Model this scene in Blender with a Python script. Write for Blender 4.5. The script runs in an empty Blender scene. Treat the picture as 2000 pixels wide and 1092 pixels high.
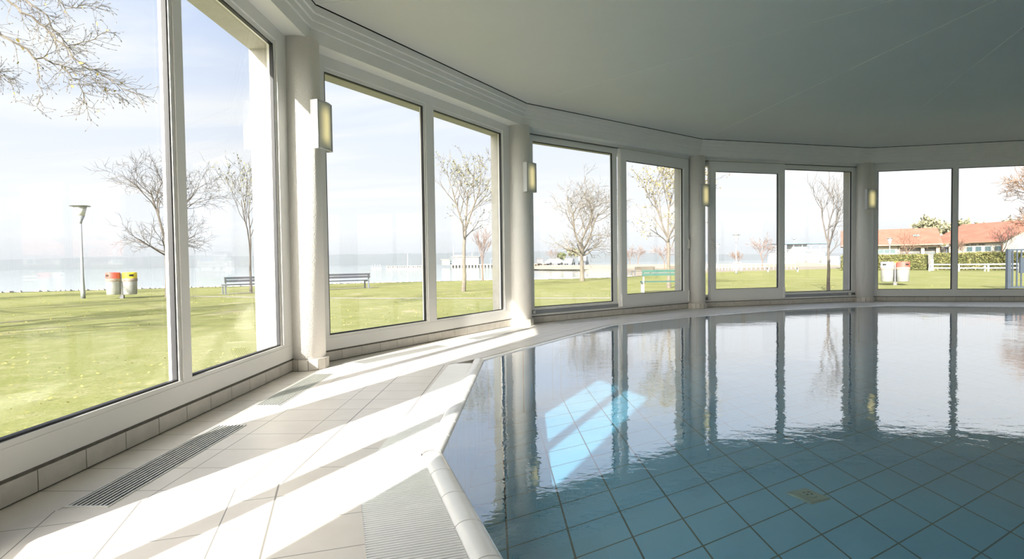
import bpy, math, random
from mathutils import Vector, Matrix, Quaternion, noise
PI = math.pi
sin, cos, tan = math.sin, math.cos, math.tan
SC = bpy.context.scene
COL = SC.collection
random.seed(7)

# ------------------------------------------------------------------ camera
HC = 1.10                                   # eye height above the pool deck
PIT, ROL, FPX = 0.0297, -0.0131, 1100.0
_fw = Vector((0, cos(PIT), -sin(PIT))); _r = Vector((1, 0, 0)); _u = _r.cross(_fw)
CR = cos(ROL) * _r + sin(ROL) * _u; CU = -sin(ROL) * _r + cos(ROL) * _u
cd = bpy.data.cameras.new('camera'); cam = bpy.data.objects.new('camera', cd); COL.objects.link(cam)
cam.matrix_world = Matrix(((CR.x, CU.x, -_fw.x, 0), (CR.y, CU.y, -_fw.y, 0), (CR.z, CU.z, -_fw.z, HC), (0, 0, 0, 1)))
cd.sensor_width = 36; cd.lens = FPX / 2000 * 36; cd.clip_end = 6000; cd.clip_start = 0.05
SC.camera = cam

# ------------------------------------------------------------------ colour management, light paths
SC.view_settings.view_transform = 'Standard'; SC.view_settings.look = 'None'
SC.view_settings.gamma = 1; SC.view_settings.use_curve_mapping = False
SC.view_settings.exposure = 0.76
cy = SC.cycles
cy.max_bounces = 10; cy.diffuse_bounces = 5; cy.glossy_bounces = 6; cy.transmission_bounces = 8
cy.transparent_max_bounces = 24; cy.volume_bounces = 1
cy.caustics_reflective = True; cy.caustics_refractive = True
cy.blur_glossy = 0.4
HAZE = 0.0011                                # scatter density of the haze over the lake; cy.sample_clamp_indirect = 8; cy.use_denoising = True

# ------------------------------------------------------------------ sun
SAZ, STE = math.radians(26.3), 0.477        # travel azimuth and tangent of the elevation
SE = math.atan(STE)
SUND = Vector((sin(SAZ) * cos(SE), cos(SAZ) * cos(SE), -sin(SE)))
sl = bpy.data.lights.new('sun', 'SUN'); sl.energy = 9.8; sl.angle = 0.010; sl.color = (1.0, 0.95, 0.86)
so = bpy.data.objects.new('sun', sl); COL.objects.link(so)
so.rotation_euler = SUND.to_track_quat('-Z', 'Y').to_euler(); so.location = (-20, -40, 30)

# ------------------------------------------------------------------ node helper
class NT:
    def __init__(s, tree): s.t = tree; s.t.nodes.clear()
    def n(s, typ, **kw):
        nd = s.t.nodes.new(typ)
        ins = kw.pop('ins', {})
        for k, v in kw.items(): setattr(nd, k, v)
        for k, v in ins.items(): s.put(nd.inputs[k], v)
        return nd
    def put(s, sock, v):
        if isinstance(v, bpy.types.NodeSocket): s.t.links.new(v, sock)
        else:
            try: sock.default_value = v
            except Exception: sock.default_value = (*v, 1.0)
    def m(s, op, a, b=None, c=None, clamp=False):
        nd = s.n('ShaderNodeMath', operation=op, use_clamp=clamp); s.put(nd.inputs[0], a)
        if b is not None: s.put(nd.inputs[1], b)
        if c is not None: s.put(nd.inputs[2], c)
        return nd.outputs[0]
    def mix(s, f, a, b, typ='MIX'):
        nd = s.n('ShaderNodeMix', data_type='RGBA', blend_type=typ)
        s.put(nd.inputs[0], f); s.put(nd.inputs[6], a); s.put(nd.inputs[7], b)
        return nd.outputs[2]
    def ramp(s, f, lo, hi):
        return s.n('ShaderNodeMapRange', interpolation_type='SMOOTHSTEP', ins={0: f, 1: lo, 2: hi}).outputs[0]
    def noise(s, vec, scale, detail=3, rough=0.5, dist=0.0):
        return s.n('ShaderNodeTexNoise', ins={'Vector': vec, 'Scale': scale, 'Detail': detail, 'Roughness': rough, 'Distortion': dist}).outputs[0]
    def scale(s, vec, v):
        return s.n('ShaderNodeVectorMath', operation='MULTIPLY', ins={0: vec, 1: v}).outputs[0]
    def xyz(s, vec): return s.n('ShaderNodeSeparateXYZ', ins={0: vec}).outputs
    def bump(s, h, st, d): return s.n('ShaderNodeBump', ins={'Height': h, 'Strength': st, 'Distance': d}).outputs[0]

def c4(c): return (c[0], c[1], c[2], 1.0)

# ------------------------------------------------------------------ sky
W = bpy.data.worlds.new('sky'); SC.world = W; W.use_nodes = True
k = NT(W.node_tree)
dirv = k.n('ShaderNodeTexCoord').outputs['Generated']
dx, dy, dz = k.xyz(dirv)
up = k.m('MAXIMUM', dz, 0.0)
blue = k.ramp(up, 0.05, 0.62)
base = k.mix(blue, c4((0.86, 0.885, 0.94)), c4((0.38, 0.54, 0.90)))
base = k.mix(k.m('MULTIPLY', k.ramp(dx, 0.15, 0.75), 0.72), base, c4((0.95, 0.955, 0.96)))
den = k.m('ADD', up, 0.12)
cv = k.n('ShaderNodeCombineXYZ', ins={0: k.m('DIVIDE', dx, den), 1: k.m('DIVIDE', dy, den), 2: 0.0}).outputs[0]
cl = k.noise(k.scale(cv, (0.55, 1.9, 1.0)), 0.9, 6, 0.56, 0.6)
cl = k.m('MULTIPLY', k.ramp(cl, 0.42, 0.66), 0.75)
base = k.mix(cl, base, c4((0.93, 0.93, 0.95)))
base = k.mix(k.ramp(up, 0.07, 0.0), base, c4((0.80, 0.81, 0.83)))
tosun = -SUND
dt = k.n('ShaderNodeVectorMath', operation='DOT_PRODUCT', ins={0: dirv, 1: tuple(tosun)}).outputs['Value']
glow = k.m('POWER', k.m('MAXIMUM', dt, 0.0), 7.0)
glowc = k.mix(1.0, c4((1.0, 0.93, 0.82)), k.n('ShaderNodeCombineXYZ', ins={0: glow, 1: glow, 2: glow}).outputs[0], 'MULTIPLY')
sky = k.mix(1.0, base, k.mix(1.0, glowc, c4((15.0, 15.0, 15.0)), 'MULTIPLY'), 'ADD')
ground = k.mix(k.ramp(dz, -0.02, 0.0), c4((0.25, 0.27, 0.16)), sky)
bg = k.n('ShaderNodeBackground', ins={0: ground, 1: 0.72})
k.n('ShaderNodeOutputWorld', ins={0: bg.outputs[0]})
W.cycles.sampling_method = 'MANUAL'; W.cycles.sample_map_resolution = 1024

# ------------------------------------------------------------------ materials
MATS = {}
def M(name, col=(0.8, 0.8, 0.8), rough=0.5, metal=0.0, var=0.0, vscale=4.0, bump=0.0, bscale=60.0, spec=0.5, col2=None, fac=None):
    if name in MATS: return MATS[name]
    m = bpy.data.materials.new(name); m.use_nodes = True; k = NT(m.node_tree)
    obj = k.n('ShaderNodeTexCoord').outputs['Object']
    c = c4(col)
    if var or col2:
        nz = k.noise(obj, vscale, 4, 0.6)
        lo = c4(col2) if col2 else c4([x * (1 - var) for x in col])
        c = k.mix(k.ramp(nz, 0.3, 0.7), lo, c)
    p = k.n('ShaderNodeBsdfPrincipled', ins={'Base Color': c, 'Roughness': rough, 'Metallic': metal, 'Specular IOR Level': spec})
    if bump: k.put(p.inputs['Normal'], k.bump(k.noise(obj, bscale, 3), bump, 0.01))
    k.n('ShaderNodeOutputMaterial', ins={0: p.outputs[0]})
    MATS[name] = m; return m

M('plaster', (0.84, 0.82, 0.79), 0.75, bump=0.5, bscale=90, spec=0.2)
M('white_frame', (0.84, 0.83, 0.81), 0.35, spec=0.4, var=0.03, vscale=1.5)
M('cornice_white', (0.84, 0.83, 0.81), 0.6, spec=0.2, var=0.02)
M('ceiling_membrane', (0.71, 0.70, 0.685), 0.8, spec=0.1, var=0.03, vscale=0.7)
M('seam_white', (0.76, 0.77, 0.74), 0.7, spec=0.1, var=0.02)
M('black_rubber', (0.02, 0.02, 0.025), 0.6, var=0.2)
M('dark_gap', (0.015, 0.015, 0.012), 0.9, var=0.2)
M('grout_dark', (0.16, 0.15, 0.13), 0.9, var=0.3, vscale=20)
M('outer_plaster', (0.442, 0.425, 0.391), 0.85, var=0.1, vscale=8, bump=0.4, bscale=70, spec=0.1)
M('roof_felt', (0.45, 0.45, 0.44), 0.9, var=0.2)
M('coping_white', (0.80, 0.80, 0.79), 0.18, spec=0.6, var=0.04, vscale=6)
M('grille_metal', (0.78, 0.77, 0.74), 0.35, metal=0.2, var=0.05)
M('grate_plastic', (0.84, 0.84, 0.83), 0.45, var=0.04)
M('rail_grey', (0.30, 0.31, 0.32), 0.4, metal=0.5, var=0.1)

def tile_material():
    m = bpy.data.materials.new('cream_floor_tile'); m.use_nodes = True; k = NT(m.node_tree)
    uv = k.n('ShaderNodeTexCoord').outputs['UV']
    u, v, _ = k.xyz(uv)
    def line(x, at, w):                      # 1 on a joint
        d = k.m('ABSOLUTE', k.m('SUBTRACT', x, at)); return k.m('LESS_THAN', d, w)
    g = None
    for at, w in ((0.275, .0025), (0.60, .0028), (0.985, .0025), (1.175, .0042), (1.55, .004)):
        l = line(v, at, w); g = l if g is None else k.m('MAXIMUM', g, l)
    fu = k.m('FRACT', k.m('DIVIDE', k.m('ADD', u, 30.07), 0.305))
    g = k.m('MAXIMUM', g, k.m('LESS_THAN', fu, 0.016))
    cell = k.m('FLOOR', k.m('DIVIDE', k.m('ADD', u, 30.07), 0.305))
    row = k.m('FLOOR', k.m('MULTIPLY', v, 2.6))
    rnd = k.n('ShaderNodeTexWhiteNoise', noise_dimensions='3D', ins={'Vector': k.n('ShaderNodeCombineXYZ', ins={0: cell, 1: row, 2: 0.0}).outputs[0]}).outputs[0]
    nz = k.noise(uv, 5.0, 5, 0.6)
    c = k.mix(k.ramp(nz, 0.3, 0.72), c4((0.72, 0.665, 0.60)), c4((0.77, 0.72, 0.66)))
    c = k.mix(k.m('MULTIPLY', rnd, 0.10), c, c4((0.62, 0.58, 0.53)))
    c = k.mix(g, c, c4((0.24, 0.225, 0.20)))
    bmp = k.m('SUBTRACT', 1.0, g)
    bmp = k.m('ADD', bmp, k.m('MULTIPLY', k.noise(uv, 60, 2), 0.06))
    p = k.n('ShaderNodeBsdfPrincipled', ins={'Base Color': c, 'Roughness': k.mix(nz, c4((.32,.32,.32)), c4((.45,.45,.45))), 'Specular IOR Level': 0.45,
            'Normal': k.bump(bmp, 0.5, 0.003)})
    k.n('ShaderNodeOutputMaterial', ins={0: p.outputs[0]}); return m
MATS['floor_tile'] = tile_material()
M('skirting_tile', (0.62, 0.585, 0.54), 0.4, var=0.12, vscale=9)

def basin_material():
    m = bpy.data.materials.new('aqua_pool_tile'); m.use_nodes = True; k = NT(m.node_tree)
    x, y, z = k.xyz(k.n('ShaderNodeTexCoord').outputs['Object'])
    # lattice of the pool floor tiles: origin and two edge vectors
    ox, oy, ax, ay, bx, by = 2.9482, 4.7635, 0.42506, 0.26764, 0.01294, -0.40116
    det = ax * by - ay * bx
    px, py = k.m('SUBTRACT', x, ox), k.m('SUBTRACT', y, oy)
    s = k.m('DIVIDE', k.m('SUBTRACT', k.m('MULTIPLY', px, by), k.m('MULTIPLY', py, bx)), det)
    t = k.m('DIVIDE', k.m('SUBTRACT', k.m('MULTIPLY', py, ax), k.m('MULTIPLY', px, ay)), det)
    g = None
    for q in (s, t):
        d = k.m('ABSOLUTE', k.m('SUBTRACT', k.m('FRACT', k.m('ADD', q, 100.5)), 0.5))
        l = k.m('LESS_THAN', d, 0.016); g = l if g is None else k.m('MAXIMUM', g, l)
    rnd = k.n('ShaderNodeTexWhiteNoise', noise_dimensions='3D', ins={'Vector': k.n('ShaderNodeCombineXYZ', ins={0: k.m('ROUND', s), 1: k.m('ROUND', t), 2: 0.0}).outputs[0]}).outputs[0]
    c = k.mix(k.m('MULTIPLY', rnd, 0.5), c4(BASIN_COL), c4([q * 0.86 for q in BASIN_COL]))
    c = k.mix(g, c, c4((0.02, 0.045, 0.04)))
    p = k.n('ShaderNodeBsdfPrincipled', ins={'Base Color': c, 'Roughness': 0.6, 'Specular IOR Level': 0.1})
    k.n('ShaderNodeOutputMaterial', ins={0: p.outputs[0]}); return m
BASIN_COL = (0.17, 0.50, 0.74)
MATS['basin'] = basin_material()

def water_material():
    m = bpy.data.materials.new('pool_water'); m.use_nodes = True; k = NT(m.node_tree)
    obj = k.n('ShaderNodeTexCoord').outputs['Object']
    n1 = k.noise(obj, 1.6, 2, 0.45, 0.4); n2 = k.noise(k.scale(obj, (1, 1.4, 1)), 9.0, 3, 0.6, 0.3)
    h = k.m('ADD', k.m('MULTIPLY', n1, 0.55), k.m('MULTIPLY', n2, 0.16))
    nb = k.bump(h, 0.25, 0.022)
    ge = k.n('ShaderNodeNewGeometry').outputs
    ct = k.m('ABSOLUTE', k.n('ShaderNodeVectorMath', operation='DOT_PRODUCT', ins={0: ge['Incoming'], 1: nb}).outputs['Value'])
    fr = k.m('ADD', k.m('MULTIPLY', k.m('POWER', k.m('SUBTRACT', 1.0, ct, clamp=True), 2.2), 0.97), 0.02, clamp=True)
    rf = k.n('ShaderNodeBsdfTransparent', ins={'Color': c4((0.93, 0.99, 1.0))})
    gl = k.n('ShaderNodeBsdfGlossy', ins={'Color': c4((1, 1, 1)), 'Roughness': 0.02, 'Normal': nb})
    mx = k.n('ShaderNodeMixShader', ins={0: fr, 1: rf.outputs[0], 2: gl.outputs[0]})
    k.n('ShaderNodeOutputMaterial', ins={0: mx.outputs[0]}); return m
MATS['water'] = water_material()

def pane_material(name, tint, extra=0.0):
    m = bpy.data.materials.new(name); m.use_nodes = True; k = NT(m.node_tree)
    ge = k.n('ShaderNodeNewGeometry').outputs      # Schlick reflectance, the same from both faces of the thin pane
    ct = k.m('ABSOLUTE', k.n('ShaderNodeVectorMath', operation='DOT_PRODUCT', ins={0: ge['Incoming'], 1: ge['Normal']}).outputs['Value'])
    fac = k.m('ADD', k.m('MULTIPLY', k.m('POWER', k.m('SUBTRACT', 1.0, ct, clamp=True), 5.0), 0.9), 0.035 + extra, clamp=True)
    tr = k.n('ShaderNodeBsdfTransparent', ins={'Color': c4(tint)})
    gl = k.n('ShaderNodeBsdfGlossy', ins={'Color': c4((1, 1, 1)), 'Roughness': 0.0})
    mx = k.n('ShaderNodeMixShader', ins={0: fac, 1: tr.outputs[0], 2: gl.outputs[0]})
    k.n('ShaderNodeOutputMaterial', ins={0: mx.outputs[0]}); return m
MATS['glass'] = pane_material('window_glass', (0.985, 0.992, 0.985))

# ------------------------------------------------------------------ mesh builder
class MB:
    def __init__(s): s.v = []; s.f = []; s.uv = []
    def add(s, vs, fs, uvs=None):
        o = len(s.v); s.v += [tuple(p) for p in vs]
        for i, f in enumerate(fs):
            s.f.append([o + j for j in f]); s.uv.append(uvs[i] if uvs else None)
        return s
    def hexa(s, P):                           # 8 corners: 4 below, 4 above, same order
        return s.add(P, [(0, 3, 2, 1), (4, 5, 6, 7), (0, 1, 5, 4), (1, 2, 6, 5), (2, 3, 7, 6), (3, 0, 4, 7)])
    def box(s, x0, x1, y0, y1, z0, z1):
        return s.hexa([(x0, y0, z0), (x1, y0, z0), (x1, y1, z0), (x0, y1, z0), (x0, y0, z1), (x1, y0, z1), (x1, y1, z1), (x0, y1, z1)])
    def bar(s, a, b, w, h, up=(0, 0, 1)):     # rectangular bar from a to b
        a, b = Vector(a), Vector(b); d = (b - a).normalized(); x = d.cross(Vector(up))
        if x.length < 1e-5: x = d.cross(Vector((1, 0, 0)))
        x.normalize(); y = x.cross(d).normalized(); P = []
        for e in (a, b):
            P += [e - x * w / 2 - y * h / 2, e + x * w / 2 - y * h / 2, e + x * w / 2 + y * h / 2, e - x * w / 2 + y * h / 2]
        return s.hexa(P)
    def prism(s, poly, z0, z1, uv=None):      # vertical prism over a polygon
        n = len(poly)
        vs = [(p[0], p[1], z0) for p in poly] + [(p[0], p[1], z1) for p in poly]
        return s.add(vs, [tuple(range(n - 1, -1, -1)), tuple(range(n, 2 * n))] + [(i, (i + 1) % n, n + (i + 1) % n, n + i) for i in range(n)])
    def tube(s, pts, rad, n=6, caps=True):
        pts = [Vector(p) for p in pts]; m = len(pts)
        if not hasattr(rad, '__len__'): rad = [rad] * m
        t = (pts[1] - pts[0]).normalized(); x = t.orthogonal().normalized(); o = len(s.v)
        for i, p in enumerate(pts):
            t2 = (pts[min(i + 1, m - 1)] - pts[max(i - 1, 0)]).normalized()
            x = (x - t2 * x.dot(t2))
            x = x.normalized() if x.length > 1e-6 else t2.orthogonal().normalized()
            y = t2.cross(x)
            for j in range(n):
                a = 2 * PI * j / n; s.v.append(tuple(p + (x * cos(a) + y * sin(a)) * rad[i]))
        for i in range(m - 1):
            for j in range(n):
                s.f.append([o + i * n + j, o + i * n + (j + 1) % n, o + (i + 1) * n + (j + 1) % n, o + (i + 1) * n + j]); s.uv.append(None)
        if caps:
            s.f.append([o + j for j in range(n - 1, -1, -1)]); s.uv.append(None)
            s.f.append([o + (m - 1) * n + j for j in range(n)]); s.uv.append(None)
        return s
    def lathe(s, prof, c=(0, 0), n=24, a0=0.0):   # (radius, z) profile about a vertical axis
        o = len(s.v)
        for r, z in prof:
            for j in range(n):
                a = a0 + 2 * PI * j / n; s.v.append((c[0] + r * cos(a), c[1] + r * sin(a), z))
        for i in range(len(prof) - 1):
            for j in range(n):
                s.f.append([o + i * n + j, o + i * n + (j + 1) % n, o + (i + 1) * n + (j + 1) % n, o + (i + 1) * n + j]); s.uv.append(None)
        s.f.append([o + j for j in range(n - 1, -1, -1)]); s.uv.append(None)
        s.f.append([o + (len(prof) - 1) * n + j for j in range(n)]); s.uv.append(None)
        return s
    def build(s, name, mat, parent=None, smooth=False, mw=None):
        me = bpy.data.meshes.new(name); me.from_pydata(s.v, [], s.f)
        if any(u for u in s.uv):
            ul = me.uv_layers.new(name='UVMap'); i = 0
            for f, u in zip(s.f, s.uv):
                for j in range(len(f)):
                    if u: ul.data[i].uv = u[j]
                    i += 1
        me.materials.append(MATS[mat] if isinstance(mat, str) else mat)
        if smooth: me.polygons.foreach_set('use_smooth', [True] * len(me.polygons))
        me.update()
        o = bpy.data.objects.new(name, me); COL.objects.link(o)
        if mw is not None: o.matrix_world = mw
        if parent is not None:
            o.parent = parent
        return o

def tag(o, label=None, cat=None, group=None, kind=None):
    if label: o['label'] = label
    if cat: o['category'] = cat
    if group: o['group'] = group
    if kind: o['kind'] = kind
    return o
def empty(name, loc=(0, 0, 0), rz=0.0):
    o = bpy.data.objects.new(name, None); COL.objects.link(o); o.location = loc; o.rotation_euler = (0, 0, rz); o.empty_display_size = 0.1
    return o
def struct(o, label=None): o['kind'] = 'structure'; return tag(o, label)
def copy_tree(o, parent=None):
    c = o.copy(); COL.objects.link(c); c.parent = parent
    for ch in list(o.children): copy_tree(ch, c)
    return c

# ------------------------------------------------------------------ room plan
R = [(-1.56, -0.08), (-2.365, 2.02), (-2.298, 6.065), (0.087, 9.947), (4.22, 13.051), (8.919, 14.344), (13.37, 13.42), (16.3, 10.2),
     (17.3, 6.0), (16.2, 1.5), (13.0, -2.3), (8.5, -4.2), (4.0, -4.2), (0.3, -2.9)]
NB = len(R)
ZB, ZC, ZG0, ZG1, ZO = 3.463, 3.838, 0.30, 3.29, -0.40   # beam underside, ceiling, glass sill and head, outside footing
def bay(i):
    a, b = Vector(R[i]), Vector(R[(i + 1) % NB]); t = (b - a); w = t.length; t /= w
    return a, t, Vector((-t.y, t.x)), w       # origin, along, outward, width
def bp(i, u, off, z=None):                    # bay point: u along, off inward
    a, t, n, w = bay(i); p = a + t * u - n * off
    return (p.x, p.y) if z is None else (p.x, p.y, z)
def offpoly(d):                               # room polygon offset inward by d
    out = []
    for i in range(NB):
        a0, t0, n0, w0 = bay(i - 1); a1, t1, n1, w1 = bay(i)
        m = (n0 + n1).normalized(); k_ = d / m.dot(n1); p = Vector(R[i]) - m * k_; out.append((p.x, p.y))
    return out
def bbox(mb, i, u0, u1, o0, o1, z0, z1):      # box in bay coordinates
    P = [bp(i, u, o) for u, o in ((u0, o0), (u1, o0), (u1, o1), (u0, o1))]
    return mb.hexa([(*p, z0) for p in P] + [(*p, z1) for p in P])
def miter(mb, i, d0, d1, z0, z1, z0b=None, z1b=None):   # mitred strip of bay i between offsets d0 and d1
    A, B = offpoly(d0), offpoly(d1); j = (i + 1) % NB
    P = [A[i], A[j], B[j], B[i]]
    return mb.hexa([(*p, z0) for p in P] + [(*p, z1) for p in P])

SIDE = ['left_near', 'left', 'left_far', 'front_left', 'front', 'front_right', 'right_far', 'right', 'right_near', 'back_right', 'back', 'back_middle', 'back_left', 'back_near']
GLAZED = {0: 'fixed', 1: 'fixed', 2: 'fixed', 3: 'slide_right', 4: 'slide_left', 5: 'fixed', 6: 'fixed', 7: 'fixed', 8: 'fixed'}

# walls: footing below the glass, lintel above it, piers at the corners
for i in range(NB):
    a, t, n, w = bay(i)
    mb = MB()
    if i in GLAZED:
        bbox(mb, i, 0, w, -0.37, 0.0 - 0.012, ZO, 0.12)
        bbox(mb, i, 0, w, -0.37, -0.085, 0.12, 0.155)
        bbox(mb, i, 0, w, -0.37, -0.085, 3.33, ZC + 0.13)
        bbox(mb, i, -0.05, 0.22, -0.37, -0.085, 0.155, 3.33); bbox(mb, i, w - 0.22, w + 0.05, -0.37, -0.085, 0.155, 3.33)
        bbox(mb, i, 0, w, -0.085, 0.0, 3.47, ZC + 0.13)
    else:
        bbox(mb, i, 0, w, -0.37, 0.0, ZO, ZC + 0.13)
    struct(mb.build('wall_' + SIDE[i], 'outer_plaster' if i in GLAZED else 'plaster'))

# windows
def rect_frame(mb, i, u0, u1, z0, z1, wl, wr, wb, wt, o0, o1):
    bbox(mb, i, u0, u1, o0, o1, z0, z0 + wb); bbox(mb, i, u0, u1, o0, o1, z1 - wt, z1)
    bbox(mb, i, u0, u0 + wl, o0, o1, z0 + wb, z1 - wt); bbox(mb, i, u1 - wr, u1, o0, o1, z0 + wb, z1 - wt)
WIN = {0: dict(g=((0.30, 1.09), (1.20, 1.98))), 1: dict(g=((0.27, 1.915), (2.07, 3.60))), 2: dict(g=((0.42, 2.12), (2.34, 4.125))),
       5: dict(g=((0.365, 2.02), (2.14, 4.16))), 6: dict(g=((0.36, 2.11), (2.24, 3.99))), 7: dict(g=((0.36, 2.10), (2.22, 3.96))), 8: dict(g=((0.36, 2.25), (2.37, 4.27)))}
def gasket(mb, i, u0, u1, z0, z1, off, s=0.012):
    rect_frame(mb, i, u0, u1, z0, z1, s, s, s, s, off - 0.035, off)
def pane(i, u0, u1, z0, z1, off, parent, name='glass_pane'):
    mb = MB(); bbox(mb, i, u0 - 0.004, u1 + 0.004, off - 0.012, off + 0.012, z0 - 0.004, z1 + 0.004)
    return mb.build(name, 'glass', parent)
for i, kind in GLAZED.items():
    a, t, n, w = bay(i)
    ua, ub = 0.185, w - 0.185
    if i == 1: ub = w - 0.16
    mb = MB()
    if kind == 'fixed':
        (g0, g1), (g2, g3) = WIN[i]['g']
        mid = (g1 + g2) / 2
        # outer profile
        bbox(mb, i, ua, ub, -0.085, 0.0, 0.13, ZG0 - 0.03); bbox(mb, i, ua, ub, -0.085, -0.004, ZG0 - 0.03, ZG0)
        bbox(mb, i, ua, ub, -0.085, 0.0, 3.335, 3.465); bbox(mb, i, ua, ub, -0.085, -0.02, ZG1, 3.335)
        bbox(mb, i, ua, g0 - 0.03, -0.085, 0.0, ZG0, 3.335); bbox(mb, i, g0 - 0.03, g0, -0.085, -0.02, ZG0, ZG1)
        bbox(mb, i, g3 + 0.03, ub, -0.085, 0.0, ZG0, 3.335); bbox(mb, i, g3, g3 + 0.03, -0.085, -0.02, ZG0, ZG1)
        win = struct(mb.build('window_%d' % (i + 1), 'white_frame'))
        mb = MB(); bbox(mb, i, g1, g2, -0.085, -0.012, ZG0, 3.335); bbox(mb, i, g1 + 0.03, g2 - 0.03, -0.085, 0.002, ZG0 - 0.02, 3.338)
        mb.build('mullion', 'white_frame', win)
        mb = MB(); gasket(mb, i, g0, g1, ZG0, ZG1, -0.022); gasket(mb, i, g2, g3, ZG0, ZG1, -0.022)
        mb.build('gasket', 'black_rubber', win)
        pane(i, g0, g1, ZG0, ZG1, -0.05, win); pane(i, g2, g3, ZG0, ZG1, -0.05, win)
    else:
        right = kind == 'slide_right'
        mid = 2.565 if right else 2.49
        if right: s0, s1, f0, f1 = 2.62, w - 0.27, 0.28, 2.50      # sash span, fixed glass span
        else: s0, s1, f0, f1 = 0.375, 2.47, 2.515, w - 0.325
        if right: f0, f1 = 0.40, 2.478
        ua2, ub2 = 0.19, w - 0.19
        z0f, z1f = (0.285, 3.285)
        # base frame with a track for the sash
        bbox(mb, i, ua2, ub2, -0.085, 0.0, 0.125, 0.165)
        bbox(mb, i, ua2, ub2, -0.085, -0.045, 0.165, 0.235)
        bbox(mb, i, ua2, ub2, -0.085, -0.02, 0.235, z0f)
        bbox(mb, i, ua2, ub2, -0.085, 0.015, 3.40, 3.465)
        bbox(mb, i, ua2, ub2, -0.085, -0.02, z1f, 3.40)
        fu0, fu1 = (ua2, f0) if right else (f1, ub2)
        bbox(mb, i, fu0, fu1, -0.085, -0.01, z0f, 3.40)
        mu0, mu1 = (f1, f1 + 0.13) if right else (f0 - 0.13, f0)
        bbox(mb, i, mu0, mu1, -0.085, -0.015, z0f, 3.40)
        eu0, eu1 = (ub2 - 0.08, ub2) if right else (ua2, ua2 + 0.08)
        bbox(mb, i, eu0, eu1, -0.085, -0.005, z0f, 3.40)
        win = struct(mb.build('window_%d' % (i + 1), 'white_frame'))
        mb = MB(); bbox(mb, i, ua2 + 0.01, ub2 - 0.01, -0.045, -0.018, 0.168, 0.232)
        tr = mb.build('track', 'rail_grey', win)
        mb = MB(); u_ = (ua2 + 0.16) if right else (ub2 - 0.22)
        bbox(mb, i, u_, u_ + 0.06, -0.018, 0.012, 0.175, 0.225); mb.build('end_stop', 'grille_metal', tr)
        mb = MB(); bbox(mb, i, ua2, ub2, -0.02, 0.02, 3.395, 3.407); mb.build('head_seal', 'grout_dark', win)
        mb = MB(); gasket(mb, i, f0, f1, z0f, z1f, -0.022); mb.build('gasket', 'black_rubber', win)
        pane(i, f0, f1, z0f, z1f, -0.055, win)
        # sliding sash standing in front of the frame
        mb = MB(); q0, q1 = (2.815, w - 0.48) if right else (0.545, 2.285)
        rect_frame(mb, i, s0, s1, 0.17, 3.392, q0 - s0, s1 - q1, 0.245, 0.232, -0.012, 0.055)
        rect_frame(mb, i, s0 + 0.02, s1 - 0.02, 0.19, 3.37, q0 - s0 - 0.045, s1 - q1 - 0.045, 0.2, 0.187, 0.053, 0.066)
        for e in (s0 + 0.012, s1 - 0.05): bbox(mb, i, e, e + 0.04, 0.05, 0.085, 0.18, 0.42)
        sash = mb.build('sliding_sash', 'white_frame', win)
        mb = MB(); gasket(mb, i, q0, q1, 0.415, 3.16, 0.045, 0.01); mb.build('gasket', 'black_rubber', sash)
        pane(i, q0, q1, 0.415, 3.16, 0.012, sash)
        mb = MB(); hu = (s1 - 0.07) if right else (s0 + 0.05)
        bbox(mb, i, hu, hu + 0.03, 0.066, 0.078, 1.35, 1.62); bbox(mb, i, hu + 0.005, hu + 0.025, 0.078, 0.12, 1.37, 1.40)
        bbox(mb, i, hu + 0.005, hu + 0.025, 0.1, 0.12, 1.37, 1.58); bbox(mb, i, hu + 0.005, hu + 0.025, 0.078, 0.12, 1.55, 1.58)
        mb.build('handle', 'grille_metal', sash)

# skirting tiles with joints: one baseboard per bay
for i in range(NB):
    a, t, n, w = bay(i); mb = MB()
    u = -0.05 if i != 1 else w - 0.233 - 14 * 0.309
    e0 = 0.19
    while u < w - 0.19:
        u0, u1 = max(u, e0), min(u + 0.303, w - 0.19)
        if u1 - u0 > 0.02: bbox(mb, i, u0, u1, -0.005, 0.010, 0.008, 0.113)
        u += 0.309
    bb = struct(mb.build('baseboard_' + SIDE[i], 'skirting_tile'))
    mb = MB(); bbox(mb, i, 0.1, w - 0.1, -0.012, 0.002, -0.01, 0.13); mb.build('grout', 'grout_dark', bb)

# columns at the corners, footed with a ring of tiles
COLS = []
for i in range(NB):
    if i not in (1, 2, 3, 4, 5, 6, 7, 8, 9): continue
    p = offpoly(0.08)[i]; a0, t0, n0, w0 = bay(i - 1); a1, t1, n1, w1 = bay(i)
    mm = -(n0 + n1).normalized(); r = 0.195
    mb = MB(); mb.lathe([(r, 0.10), (r, ZB + 0.01)], p, 48)
    c = struct(mb.build('column', 'plaster', smooth=False), 'round white plaster column between two window bays')
    for f in c.data.polygons: f.use_smooth = abs(f.normal.z) < 0.5
    mb = MB()
    ang = math.atan2(mm.y, mm.x); nf = 14
    for j in range(nf):
        x0 = ang + 2 * PI * (j + .03) / nf; x1 = ang + 2 * PI * (j + .97) / nf
        P = [(p[0] + q * cos(x), p[1] + q * sin(x)) for q, x in ((0.17, x0), (0.228, x0), (0.228, x1), (0.17, x1))]
        mb.hexa([(*s_, 0.004) for s_ in P] + [(*s_, 0.117) for s_ in P])
    mb.build('foot_tile', 'skirting_tile', c)
    mb = MB(); mb.lathe([(0.222, -0.01), (0.222, 0.112)], p, 28); mb.build('grout', 'grout_dark', c)
    COLS.append((p, mm))

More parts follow.
